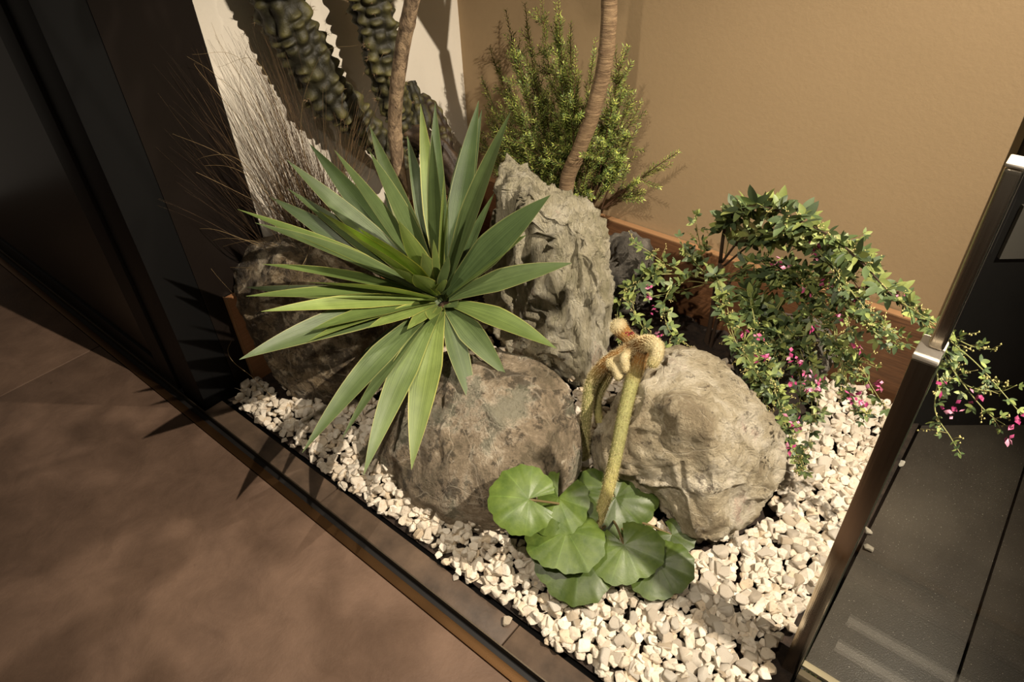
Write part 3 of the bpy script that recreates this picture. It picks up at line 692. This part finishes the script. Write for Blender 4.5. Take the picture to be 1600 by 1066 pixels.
prim = [(790, 15), (802, 60), (765, 75), (752, 120), (757, 165), (768, 205), (845, -20), (868, 5), (892, 35), (900, 75), (930, 60), (872, -15), (820, 5), (975, 72), (980, 110), (992, 145), (1003, 158), (960, 160),
        (800, 120), (830, 60), (780, 160), (840, 110), (870, 80), (815, 180), (860, 150), (785, 230), (900, 130), (1062, 236), (1010, 272), (985, 215), (975, 245), (1000, 300), (820, 230), (850, 220), (875, 200), (930, 200), (770, 245), (940, 240), (760, 190), (735, 200)]
for i, (u, v) in enumerate(prim):
    yy = rng.uniform(1.68, 1.90) if u < 1000 else 1.88
    tip = ony(u, v, yy); root = nbase + np.array([rng.uniform(-.05, .04), rng.uniform(-.03, .03), -0.10])
    up = 0.10 if u < 950 else 0.0
    if 980 < u and v > 200: root = ony(938, 330, 1.86)
    path = shrub_path(root, tip, np.array([(-0.05 if u < 850 else 0.0), 0, -up + 0.02]), 18)
    v_, f_ = tube(path, np.linspace(0.0032, 0.0008, len(path)), 5); twb.add(v_, f_)
    dress(path, 0.019, 0.40 if u < 1000 else 0.60, 520)
    ln = np.linalg.norm(tip - root); ns_ = int(8 + ln * 30) if u < 1000 else 4
    for s in range(ns_):
        t = rng.uniform(0.35, 0.92); k = int(t * (len(path) - 1)); p = path[k]; T = path[min(k + 1, len(path) - 1)] - path[k - 1]; T /= np.linalg.norm(T)
        d = T * 0.9 + rng.normal(0, 0.42, 3) + np.array([0, -0.05, 0.18]); d /= np.linalg.norm(d); sl = rng.uniform(0.05, 0.14) * (1.1 - 0.5 * t)
        e = p + d * sl; e[1] = min(e[1], 1.985)
        sp = shrub_path(p, e, d * 0.0 + np.array([0, 0, -0.008]), 7); v_, f_ = tube(sp, np.linspace(0.0014, 0.0006, 7), 4); twb.add(v_, f_)
        dress(sp, 0.018, 0.05, 560)
twb.obj('twigs', M['twig'], ns, True, 'stuff'); needles.obj('needles', M['needle'], ns, True, 'stuff')

# ------------------------------------------------------------------ bush clover
M['clover'] = m_tint('bush clover leaf', 0.5, 60, 0.2, 0.0)
M['stem_green'] = plain('pale green stem', (150, 150, 92), 0.6); M['stem_woody'] = plain('dark woody stem', (70, 54, 40), 0.8)
M['pink'] = m_tint('pink petals', 0.5, 60, 0.15, 0.0)
bc = empty('bush_clover', (-0.72, 1.86, 0), 'arching leafy bush with small pink flowers along the back board', 'bush')
BR = [ # (waypoints u,v,Y), woody, leafing start
 ([(1125, 410, 1.86), (1135, 350, 1.80), (1165, 325, 1.75), (1210, 328, 1.70), (1260, 350, 1.66), (1310, 378, 1.62), (1360, 425, 1.58), (1400, 468, 1.54), (1440, 500, 1.50)], 1, 0.12),
 ([(1128, 410, 1.86), (1160, 372, 1.82), (1200, 362, 1.78), (1245, 372, 1.74), (1290, 400, 1.70), (1325, 430, 1.66), (1350, 462, 1.62)], 1, 0.25),
 ([(1132, 405, 1.86), (1150, 345, 1.80), (1190, 330, 1.77), (1240, 338, 1.73), (1290, 372, 1.69), (1335, 395, 1.66), (1385, 440, 1.62), (1420, 478, 1.60)], 0, 0.2),
 ([(1132, 415, 1.86), (1170, 385, 1.82), (1215, 370, 1.76), (1260, 385, 1.70)], 1, 0.35),
 ([(1120, 440, 1.85), (1080, 430, 1.78), (1040, 412, 1.72), (1012, 392, 1.68), (990, 380, 1.66)], 0, 0.35),
 ([(1115, 440, 1.85), (1060, 424, 1.76), (1015, 428, 1.68), (992, 450, 1.62), (990, 482, 1.57), (1010, 520, 1.52), (1045, 556, 1.47)], 0, 0.3),
 ([(1115, 445, 1.85), (1075, 440, 1.76), (1045, 455, 1.68), (1038, 490, 1.60), (1048, 520, 1.55), (1068, 535, 1.52)], 0, 0.25),
 ([(1120, 440, 1.85), (1095, 420, 1.8), (1075, 395, 1.77), (1060, 372, 1.75)], 0, 0.3),
 ([(1120, 435, 1.85), (1100, 405, 1.8), (1092, 375, 1.78), (1086, 335, 1.76)], 0, 0.4),
 ([(1120, 445, 1.85), (1100, 428, 1.75), (1122, 436, 1.68), (1136, 480, 1.60), (1148, 530, 1.54), (1178, 575, 1.49), (1205, 620, 1.45)], 0, 0.35),
 ([(1130, 445, 1.85), (1165, 455, 1.72), (1178, 490, 1.64), (1188, 540, 1.57), (1208, 595, 1.50), (1228, 655, 1.45), (1250, 715, 1.40), (1262, 735, 1.38)], 0, 0.2),
 ([(1135, 440, 1.85), (1190, 435, 1.78), (1235, 450, 1.72), (1270, 490, 1.66), (1300, 530, 1.60), (1340, 560, 1.55), (1370, 575, 1.53)], 0, 0.2),
 ([(1135, 440, 1.85), (1200, 425, 1.78), (1255, 440, 1.72), (1295, 485, 1.65), (1308, 545, 1.57), (1322, 600, 1.52), (1345, 650, 1.48)], 0, 0.25),
 ([(1140, 435, 1.86), (1210, 420, 1.80), (1280, 440, 1.75), (1340, 485, 1.70), (1390, 525, 1.66), (1432, 545, 1.64)], 0, 0.3),
 ([(1140, 445, 1.85), (1190, 470, 1.76), (1232, 520, 1.66), (1248, 575, 1.58), (1250, 625, 1.52), (1240, 670, 1.47)], 0, 0.2),
 ([(1245, 360, 1.74), (1290, 400, 1.62), (1330, 455, 1.54), (1368, 500, 1.50), (1400, 520, 1.48)], 0, 0.1),
 ([(1400, 468, 1.54), (1450, 500, 1.46), (1490, 535, 1.40), (1530, 570, 1.36), (1570, 615, 1.33), (1600, 650, 1.32)], 0, 0.1),
 ([(1440, 500, 1.50), (1478, 545, 1.42), (1500, 590, 1.38), (1540, 640, 1.34), (1575, 665, 1.32)], 0, 0.1),
 ([(1450, 505, 1.48), (1480, 560, 1.40), (1510, 600, 1.36), (1560, 610, 1.36), (1590, 600, 1.36)], 0, 0.2),
 ([(1440, 500, 1.50), (1465, 580, 1.38), (1462, 640, 1.33), (1485, 680, 1.31), (1502, 708, 1.30)], 0, 0.15),
 ([(1430, 495, 1.52), (1480, 520, 1.46), (1520, 540, 1.44), (1555, 545, 1.44)], 0, 0.2),
 ([(1310, 380, 1.62), (1350, 405, 1.64), (1380, 440, 1.64)], 0, 0.1), ([(1290, 372, 1.69), (1330, 372, 1.7), (1355, 362, 1.7)], 0, 0.5),
 ([(1178, 490, 1.64), (1160, 540, 1.56), (1180, 590, 1.50), (1200, 640, 1.46)], 0, 0.2), ([(1235, 450, 1.72), (1210, 500, 1.66), (1225, 545, 1.60), (1215, 580, 1.57)], 0, 0.2),
 ([(1100, 445, 1.82), (1060, 455, 1.75), (1010, 465, 1.66)], 0, 0.3), ([(1130, 440, 1.85), (1150, 425, 1.8), (1195, 410, 1.78), (1230, 430, 1.74)], 0, 0.3),
 ([(1270, 490, 1.66), (1300, 470, 1.7), (1345, 460, 1.7)], 0, 0.3)]
for bi_ in (5, 9, 10, 11, 12, 13, 14, 15, 23, 24, 10, 12, 14):
    du_, dv_ = rng.uniform(-28, 28), rng.uniform(-14, 18)
    BR.append(([(u + du_ * k / 4, v + dv_ * k / 4, y + rng.uniform(-.03, .03)) if k else (u, v, y) for k, (u, v, y) in enumerate(BR[bi_][0])], 0, 0.25))
leafcols = [lin((116, 132, 76)), lin((90, 108, 66)), lin((146, 158, 88)), lin((72, 88, 56))]
leafmesh = []
def leaflet_shape(L=1.0, W=0.44):
    vs = []; fs = []; n = 7
    for i in range(n):
        t = i / (n - 1); w_ = W / 2 * (math.sin(math.pi * t ** 0.85) ** 0.8 if 0 < t < 1 else 0.02); z = -0.10 * (t - 0.3) ** 2
        for s in (-1, 0, 1): vs.append((t * L, s * w_, z + abs(s) * 0.16 * w_))
    for i in range(n - 1):
        for k in range(2): a = i * 3 + k; fs.append((a, a + 3, a + 4, a + 1))
    return np.array(vs), fs
LS, LF = leaflet_shape()
for c in leafcols:
    for br in (0.9, 1.15): leafmesh.append(mesh('leaf', LS, LF, True, None, [(c[0] * br, c[1] * br, c[2] * br, 1)] * len(LS)))
for me in leafmesh: me.materials.append(M['clover'])
places = []; buds = Bag()
def sprig_leaf(p, d, size):
    """three leaflets at the end of a short stalk"""
    up = np.array([0, -0.45, 0.9]) + rng.normal(0, 0.28, 3); up /= np.linalg.norm(up)
    st = p + d * 0.012
    ax = Vector(d); upv = Vector(up); side = ax.cross(upv).normalized(); nn_ = side.cross(ax).normalized()
    for a in (0, 1.05, -1.05):
        dx = ax * math.cos(a) + side * math.sin(a)
        dy = nn_.cross(dx); m = Matrix((dx, dy, nn_)).transposed(); places.append((np.array(st), m.to_quaternion(), size * (1 if a == 0 else 0.82)))
for bi, (wp, woody, st) in enumerate(BR):
    path = catmull(PY(*wp), 7); n = len(path)
    r0 = 0.006 if woody and bi == 0 else (0.004 if woody else 0.0019)
    v_, f_ = tube(path, np.linspace(r0, 0.0008, n), 6); obj('stem', v_, f_, M['stem_woody'] if woody else M['stem_green'], bc)
    ln = np.linalg.norm(np.diff(path, axis=0), axis=1); cum = np.concatenate([[0], np.cumsum(ln)]); s = cum[-1] * st; k = 0
    late = wp[-1][0] > 1440
    while s < cum[-1]:
        i = min(n - 2, int(np.searchsorted(cum, s)) ); p = path[i]; T = path[min(i + 1, n - 1)] - path[max(i - 1, 0)]; T /= np.linalg.norm(T)
        d = T * 0.35 + rng.normal(0, 0.55, 3) + np.array([0, -0.2, 0.25]); d /= np.linalg.norm(d); frac = s / cum[-1]
        big = (0.064 if woody or bi in (2, 3) else 0.047) * (1.0 - 0.5 * frac ** 2)
        if late and rng.random() < 0.55:
            sprig_leaf(p, d, 0.014)
        else: sprig_leaf(p, d, big * rng.uniform(0.62, 1.08) * (0.7 if late else 1))
        if frac > 0.45 and rng.random() < 0.5:      # little bud twig
            e = p + (d + rng.normal(0, .4, 3)) * 0.03
            v_, f_ = tube(np.array([p, (p + e) / 2 + [0, 0, .003], e]), 0.0006, 3); buds.add(v_, f_)
            for q in range(5):
                b = p + (e - p) * rng.uniform(.4, 1.1) + rng.normal(0, .004, 3); bm = 0.0022
                buds.add([b + [bm, 0, 0], b - [bm, 0, 0], b + [0, bm, 0], b - [0, bm, 0], b + [0, 0, bm * 1.5], b - [0, 0, bm * 1.5]], [(0, 2, 4), (2, 1, 4), (1, 3, 4), (3, 0, 4), (2, 0, 5), (1, 2, 5), (3, 1, 5), (0, 3, 5)])
        s += rng.uniform(0.010, 0.019) * (0.72 if (woody or bi in (2,)) else 1.0); k += 1
for p_ in places: p_[0][1] = min(p_[0][1], 1.93)
for (u, v, y) in [(1125, 410, 1.86), (1128, 415, 1.86), (1118, 440, 1.85), (1140, 440, 1.85)]:
    p = ony(u, v, y); path = catmull([(-0.72 + (u - 1125) * 0.001, 1.86, 0.02), ((p[0] - 0.72) / 2, 1.86, p[2] * 0.5), p], 6)
    v_, f_ = tube(path, 0.006, 7); obj('stem', v_, f_, M['stem_woody'], bc)
buds.obj('buds', plain('cream buds', (196, 184, 120), 0.6), bc, True, 'stuff')
places.sort(key=lambda q: np.linalg.norm(q[0] - EYE) / q[2])
rest_v = Bag()
for i, (p, q, s) in enumerate(places):
    if i < 300:
        o = bpy.data.objects.new('leaf', leafmesh[int(rng.integers(len(leafmesh)))]); C.objects.link(o); o.parent = bc
        o.location = Vector(p) - bc.location; o.rotation_mode = 'QUATERNION'; o.rotation_quaternion = q; o.scale = (s, s, s)
    else:
        R = np.array(q.to_matrix()); c = np.array(leafcols[int(rng.integers(4))]) * rng.uniform(0.85, 1.15)
        rest_v.add(LS @ R.T * s + p, LF, (*c, 1))
rest_v.obj('leaves', M['clover'], bc, True, 'stuff')
FL = [(1162, 520), (1185, 527), (1190, 560), (1236, 561), (1250, 562), (1262, 580), (1238, 655), (1245, 665), (1240, 600), (1256, 606), (1368, 600), (1374, 607), (1352, 635), (1340, 618), (1325, 615), (1300, 447), (1257, 458), (1286, 440), (1308, 458), (1215, 409),
      (1228, 417), (1276, 382), (1273, 393), (1282, 402), (1323, 430), (1350, 450), (1338, 462), (1375, 446), (1387, 464), (1407, 470), (1335, 465), (1012, 452), (1018, 462), (1022, 483), (1030, 524), (1313, 497), (1342, 540), (1272, 512), (1470, 598), (1480, 640), (1486, 634), (1528, 612), (1592, 648), (1578, 679), (1200, 556), (1278, 604), (1236, 700), (1280, 590)]
def flower_geo(c, s):
    bg = Bag(); rs = rng
    for k in range(5):
        d = rs.normal(0, 1, 3) + np.array([0, -0.5, -0.3]); d /= np.linalg.norm(d); a = np.cross(d, rs.normal(0, 1, 3)); a /= np.linalg.norm(a); q = np.cross(a, d)
        L = s * rs.uniform(0.8, 1.3); W_ = L * 0.34; st = c + rs.normal(0, s * 0.45, 3)
        pk = np.array([lin((196, 84, 132)), lin((160, 54, 104)), lin((222, 150, 176))][int(rs.integers(3))])
        bg.add([st, st + d * L * .5 + a * W_, st + d * L, st + d * L * .5 - a * W_, st + d * L * .45 + q * W_ * .6], [(0, 1, 4), (1, 2, 4), (2, 3, 4), (3, 0, 4)], (*pk, 1))
    return bg
for (u, v) in FL:
    y = 1.60 - 0.0012 * (v - 450) if u < 1440 else 1.34
    if v < 480 and u > 1200: y = 1.66
    if u < 1100: y = 1.58
    c = ony(u, v, y - 0.03); flower_geo(c, 0.014).obj('flower', M['pink'], bc, True)

# ------------------------------------------------------------------ monkey tail cactus
M['mt'] = m_tint('hairy cactus skin', 0.75, 120, 0.3, 0.002); M['mts'] = m_tint('golden hair spines', 0.7, 50, 0.1, 0.0)
mtc = empty('monkey_tail_cactus', (-0.72, 1.28, 0), 'hairy golden-green cactus with long drooping tails hung between the boulders', 'cactus')
gold = np.array(lin((158, 112, 48))); brwn = np.array(lin((104, 72, 38))); grn = np.array(lin((154, 152, 94))); pale = np.array(lin((206, 192, 148))); lime = np.array(lin((184, 174, 106)))
def tail(pts, rad, cols, hair=0.008, dens=1.0, name='tail'):
    path = catmull(pts, 12); n = len(path); m_ = n * 2; ti = np.linspace(0, n - 1, m_); path = np.stack([np.interp(ti, np.arange(n), path[:, k]) for k in range(3)], 1)
    t = np.linspace(0, 1, m_); rr = np.interp(t, np.linspace(0, 1, len(rad)), rad); ln = np.linalg.norm(np.diff(path, axis=0), axis=1).sum()
    endr = np.minimum(1, np.sqrt(np.clip((1 - t) * ln / rr.mean(), 0, 1) * (2 - np.clip((1 - t) * ln / rr.mean(), 0, 1)) + 0.01)); rr = rr * endr
    seg = 40; fn = lambda a, s, q: 0.93 + 0.10 * abs(math.cos(9 * a)) * (0.6 + 0.4 * math.sin(s * 700 + (3.14 if int(a * 18 / 6.283) % 2 else 0)))
    vs, fs = tube(path, rr, seg, fn); cc = []
    cols = np.array(cols)
    def colat(q): return np.array([np.interp(q, np.linspace(0, 1, len(cols)), cols[:, k]) for k in range(3)])
    for i in range(m_): cc += [(*(colat(t[i]) * 0.85), 1)] * seg
    o = obj(name, vs, fs, M['mt'], mtc, True, None, cc)
    T, N, B = frames(path); bg = Bag(); num = int(ln * 13000 * dens)
    for _ in range(num):
        q = rng.random(); i = min(m_ - 1, int(q * m_)); a = rng.integers(18) * 2 * math.pi / 18 + rng.normal(0, 0.05); rd = math.cos(a) * N[i] + math.sin(a) * B[i]
        p = path[i] + rd * rr[i] * 0.97; d = rd + rng.normal(0, 0.42, 3) + T[i] * 0.15; d /= np.linalg.norm(d); s = np.cross(d, T[i]); s = s / (np.linalg.norm(s) + 1e-9) * 0.00052; L = hair * rng.uniform(0.5, 1.15)
        c = colat(q) * 0.3 + pale * 0.95
        bg.add([p + s, p - s, p + d * L], [(0, 1, 2)], (*c, 1))
    bg.obj('hairs', M['mts'], o, False, 'stuff'); return o
tail(PY((1002, 542, 1.30), (985, 530, 1.31), (970, 515, 1.31), (962, 504, 1.30)), [0.020, 0.019, 0.021, 0.024, 0.022], [brwn, gold * 0.8, gold, pale])
tail(PY((992, 545, 1.30), (1010, 536, 1.28), (1024, 542, 1.25), (1026, 556, 1.23), (1016, 574, 1.21)), [0.021, 0.020, 0.019, 0.017, 0.014], [brwn, gold, pale, pale * 0.95, lime])
tail(PY((1000, 540, 1.30), (975, 552, 1.28), (945, 570, 1.25), (923, 600, 1.22), (917, 645, 1.19), (913, 690, 1.165), (916, 750, 1.13)), [0.022, 0.021, 0.019, 0.017, 0.016, 0.015, 0.012], [brwn, gold, gold, grn, grn, grn, lime])
tail(PY((1005, 545, 1.30), (996, 570, 1.255), (986, 602, 1.195), (975, 648, 1.12), (964, 703, 1.05), (950, 765, 0.985), (931, 825, 0.925)), [0.021, 0.021, 0.019, 0.018, 0.017, 0.016, 0.013], [brwn, gold, grn, grn, grn, lime, lime])
tail(PY((985, 555, 1.28), (955, 566, 1.235), (962, 575, 1.22), (970, 595, 1.21)), [0.014, 0.012, 0.014, 0.015], [gold, pale, pale, pale], hair=0.007)
tail(PY((990, 550, 1.28), (976, 558, 1.235), (977, 570, 1.225), (980, 582, 1.22)), [0.014, 0.013, 0.013, 0.010], [gold, pale, pale, pale], hair=0.007)
tail(PY((965, 562, 1.27), (948, 590, 1.27), (934, 620, 1.25), (935, 650, 1.22), (944, 682, 1.19)), [0.018, 0.016, 0.014, 0.012, 0.008], [gold, grn, grn, lime])
tail([ony(1003, 548, 1.33) - np.array([0, -0.02, 0.36]), ony(1003, 548, 1.33) - np.array([0, -0.02, 0.2]), ony(1000, 545, 1.31)], [0.018, 0.022, 0.028], [brwn, brwn, brwn], name='crown')
# small dry red buds on the crown
rb = Bag()
for _ in range(14):
    c = ony(983 + rng.normal(0, 5), 522 + rng.normal(0, 3), 1.275) ; d = rng.normal(0, 1, 3); d /= np.linalg.norm(d)
    v_, f_ = tube(np.array([c, c + d * 0.006]), [0.002, 0.0008], 4); rb.add(v_, f_)
rb.obj('red_buds', plain('crimson buds', (150, 40, 52), 0.6), mtc, True, 'stuff')

# ------------------------------------------------------------------ leopard plant
def m_round():
    m = NT('glossy round leaf'); at = m.n('ShaderNodeVertexColor', layer_name='tint'); f = m.noise(30, 4, 0.6)
    c = m.ramp(f, [(0.3, (76, 98, 40)), (0.7, (104, 124, 54))]); c = m.mix(1.0, c, at.outputs['Color'], 'MULTIPLY'); m.color(c); m.rough(0.42); m.bump(f, 0.001)
    tr_ = m.n('ShaderNodeBsdfTranslucent'); mx = m.n('ShaderNodeMixShader'); mx.inputs[0].default_value = 0.22
    m.l(c, tr_.inputs['Color']); m.l(m.b.outputs[0], mx.inputs[1]); m.l(tr_.outputs[0], mx.inputs[2]); m.l(mx.outputs[0], m.o.inputs['Surface']); return m.m
M['round'] = m_round(); M['petiole'] = plain('brown green leaf stalk', (112, 96, 62), 0.6)
lp = empty('leopard_plant', (-0.58, 1.04, 0), 'low plant with big round glossy leaves on the gravel in front of the boulders', 'plant')
RLV = [ # attach u,v,z ; tip u,v,z ; width factor ; tint, lowered to paint shade into the darker leaves
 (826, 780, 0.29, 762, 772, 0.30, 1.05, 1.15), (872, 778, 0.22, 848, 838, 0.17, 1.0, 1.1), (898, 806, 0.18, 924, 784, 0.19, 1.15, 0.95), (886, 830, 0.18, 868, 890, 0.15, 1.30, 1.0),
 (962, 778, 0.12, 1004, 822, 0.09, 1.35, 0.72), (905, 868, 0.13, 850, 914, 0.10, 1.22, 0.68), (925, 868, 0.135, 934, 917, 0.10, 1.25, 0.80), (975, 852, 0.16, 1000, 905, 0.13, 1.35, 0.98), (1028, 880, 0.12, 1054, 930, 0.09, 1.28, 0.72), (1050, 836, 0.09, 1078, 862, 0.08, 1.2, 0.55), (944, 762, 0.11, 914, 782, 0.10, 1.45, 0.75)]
for i, (u, v, z, u2, v2, z2, wf, tn) in enumerate(RLV):
    A = onz(u, v, z); T = onz(u2, v2, z2); ex = T - A; Rl = np.linalg.norm(ex) * 1.0; ex /= Rl
    upn = np.array([0.05, -0.35, 0.93]); ey = np.cross(upn, ex); ey /= np.linalg.norm(ey); ez = np.cross(ex, ey)
    NA, NR = 132, 14; vs = []; cols = []; fs = []; rs = random.Random(i * 5 + 2); amax = math.radians(158); ph = rs.uniform(0, 6)
    for a_ in range(NA + 1):
        th = -amax + 2 * amax * a_ / NA; x = abs(th) / amax
        R_ = Rl * (1.0 - 0.30 * x + (wf - 1) * 0.75 * math.sin(min(1, x * 1.25) * math.pi) ** 1.2) * (0.93 if x > 0.94 else 1)
        lob = abs(((th / amax * 5.5 + 0.5) % 1) - 0.5) * 2; R_ *= 1 + 0.055 * (lob - 0.5) + 0.012 * math.sin(th * 23 + ph)
        vein = max(0, 1 - abs(((th / amax * 3.5 + 0.5) % 1) - 0.5) * 2 * 16)
        for r_ in range(NR + 1):
            r = r_ / NR; rad_ = R_ * r
            zc = Rl * (0.05 * math.sin(th * 3 + ph) * r + 0.10 * r * (1 - r) - 0.16 * r ** 3 * (0.5 + 0.5 * math.cos(th + ph)) - 0.03 * (1 - abs(((th / amax * 3.5) % 1) - 0.5) * 2) * r + 0.10 * (1 - r) ** 2 * 0 )
            p = A + (ex * math.cos(th) + ey * math.sin(th)) * rad_ + ez * zc; vs.append(p)
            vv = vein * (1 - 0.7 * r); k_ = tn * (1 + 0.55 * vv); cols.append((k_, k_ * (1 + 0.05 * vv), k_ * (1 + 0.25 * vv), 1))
    for a_ in range(NA):
        for r_ in range(NR): q = a_ * (NR + 1) + r_; fs.append((q, q + 1, q + NR + 2, q + NR + 1))
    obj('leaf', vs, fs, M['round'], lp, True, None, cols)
    root = np.array([-0.58 + rs.uniform(-.02, .02), 1.04 + rs.uniform(-.02, .02), 0.03])
    if i in (0, 1): root = root + [-0.03, 0.0, 0]
    pp = catmull([root, (root + A) / 2 + [0, 0, 0.02], A - ez * 0.003], 6); v_, f_ = tube(pp, 0.0032, 6); obj('leaf_stalk', v_, f_, M['petiole'], lp)

# ------------------------------------------------------------------ dry grass
M['straw'] = m_tint('dry straw', 0.7, 30, 0.2, 0.0)
dg = empty('dry_grass', (-1.76, 1.16, 0), 'tall tuft of thin dry brown grass fanning up beside the white wall', 'grass')
def gblade(path, w0, c):
    n = len(path); T, N, B = frames(path); vs = []; fs = []
    for i in range(n):
        w_ = w0 * (1 - 0.8 * i / (n - 1))
        for k in range(3): a = k * 2.094; vs.append(path[i] + w_ * (math.cos(a) * N[i] + math.sin(a) * B[i]))
    for i in range(n - 1):
        for k in range(3): k2 = (k + 1) % 3; fs.append((i * 3 + k, i * 3 + k2, i * 3 + 3 + k2, i * 3 + 3 + k))
    return vs, fs
gb = Bag(); straw = [lin((84, 64, 44)), lin((62, 47, 33)), lin((120, 96, 66)), lin((98, 76, 52))]
root0 = ony(500, 365, 1.12)
def clampw(P):
    for p in P:
        if p[1] > 0.97 : p[0] = max(p[0], XW + 0.006)
        else: p[0] = max(p[0], XW - 0.012) if p[1] > 0.70 else p[0]
    return P
for i in range(330):
    u = rng.normal(430, 45); v = rng.uniform(40, 330); u = u - (330 - v) * 0.16 + 10
    y = rng.uniform(0.95, 1.25); r_ = root0 + rng.normal(0, 1, 3) * [0.05, 0.06, 0] ; r_[0] = max(r_[0], XW + 0.02); r_[2] = 0.12
    tip = onx(u, v, XW + rng.uniform(0.02, 0.26)); L = np.linalg.norm(tip - r_)
    mid = (r_ + tip) / 2 + np.array([rng.normal(0.02, 0.03), rng.normal(0.03, 0.04), 0.10 * L]); 
    T = np.linspace(0, 1, 14); path = ((1 - T) ** 2)[:, None] * r_ + (2 * T * (1 - T))[:, None] * mid + (T ** 2)[:, None] * tip
    path[:, 0] += 0.006 * np.sin(T * 9 + i); path = clampw(path)
    c = np.array(straw[int(rng.integers(4))]) * rng.uniform(0.8, 1.2); v_, f_ = gblade(path, 0.0011, c); gb.add(v_, f_, (*c, 1))
for i in range(40):   # thin stray blades reaching out in front of the smoked glass
    u = rng.uniform(235, 345); v = rng.uniform(60, 330); tip = ony(u, v, rng.uniform(0.82, 0.95)); r_ = root0 + rng.normal(0, 1, 3) * [0.04, 0.05, 0]; r_[0] = max(r_[0], XW + 0.02); r_[2] = 0.14
    if tip[0] < XW - 0.012: tip = onx(u, v, XW + 0.01)
    mid = (r_ + tip) / 2 + np.array([0.02, rng.normal(0, 0.02), rng.uniform(0.03, 0.14)]); T = np.linspace(0, 1, 14)
    path = clampw(((1 - T) ** 2)[:, None] * r_ + (2 * T * (1 - T))[:, None] * mid + (T ** 2)[:, None] * tip)
    c = np.array(straw[int(rng.integers(4))]); v_, f_ = gblade(path, 0.0006, c); gb.add(v_, f_, (*c, 1))
for i in range(60):   # short light ones between the yucca leaves
    u = rng.uniform(500, 600); v = rng.uniform(130, 260); tip = ony(u, v, rng.uniform(1.12, 1.3)); r_ = ony(530 + rng.normal(0, 15), 330, 1.16)
    r_[0] = max(r_[0], XW + 0.02); mid = (r_ + tip) / 2 + rng.normal(0, 0.02, 3); T = np.linspace(0, 1, 10); path = ((1 - T) ** 2)[:, None] * r_ + (2 * T * (1 - T))[:, None] * mid + (T ** 2)[:, None] * tip
    c = np.array(straw[2]) * rng.uniform(0.8, 1.3); v_, f_ = gblade(clampw(path), 0.001, c); gb.add(v_, f_, (*c, 1))
gb.obj('grass_blades', M['straw'], dg, True, 'stuff')
LONG = [[(470, 350, 1.05), (330, 280, 0.86), (250, 245, 0.80), (190, 222, 0.76)], [(470, 340, 1.05), (360, 250, 0.90), (260, 205, 0.8)], [(460, 350, 1.05), (380, 270, 0.92), (310, 260, 0.86), (280, 275, 0.84)],
        [(440, 400, 0.95), (390, 378, 0.86), (330, 358, 0.80), (298, 368, 0.78), (330, 420, 0.78), (363, 458, 0.80)], [(440, 390, 0.95), (390, 376, 0.86), (340, 374, 0.82), (300, 395, 0.80), (294, 425, 0.80), (313, 453, 0.79)],
        [(440, 385, 0.95), (400, 376, 0.88), (350, 385, 0.84), (290, 412, 0.80), (268, 446, 0.78)], [(430, 420, 0.90), (360, 418, 0.84), (266, 417, 0.78)], [(460, 340, 1.05), (400, 230, 0.98), (375, 130, 0.97), (390, 60, 0.98)],
        [(470, 340, 1.08), (420, 200, 1.0), (340, 120, 0.92), (292, 88, 0.88)], [(470, 340, 1.05), (400, 220, 0.95), (310, 110, 0.88), (312, 100, 0.87)], [(480, 340, 1.1), (430, 180, 1.02), (372, 90, 0.98), (300, 85, 0.9)],
        [(450, 350, 1.0), (380, 255, 0.92), (320, 245, 0.86), (280, 275, 0.84)], [(480, 330, 1.1), (440, 180, 1.05), (400, 95, 1.02), (340, 105, 0.96)], [(465, 330, 1.06), (410, 180, 1.0), (350, 80, 0.96), (330, 35, 0.95)],
        [(425, 620, 0.72), (395, 590, 0.70), (365, 566, 0.68), (356, 548, 0.68), (362, 532, 0.68)], [(500, 340, 1.12), (470, 200, 1.08), (500, 90, 1.06), (560, 70, 1.06)], [(485, 355, 1.0), (480, 400, 0.82), (440, 460, 0.78), (418, 462, 0.77)]]
for wp in LONG:
    path = clampw(catmull(PY(*wp), 10)); c = np.array(lin((150, 128, 88))) * rng.uniform(0.8, 1.15); v_, f_ = gblade(path, 0.0012, c)
    obj('long_blade', v_, f_, M['straw'], dg, True, None, [(*c, 1)] * len(v_))
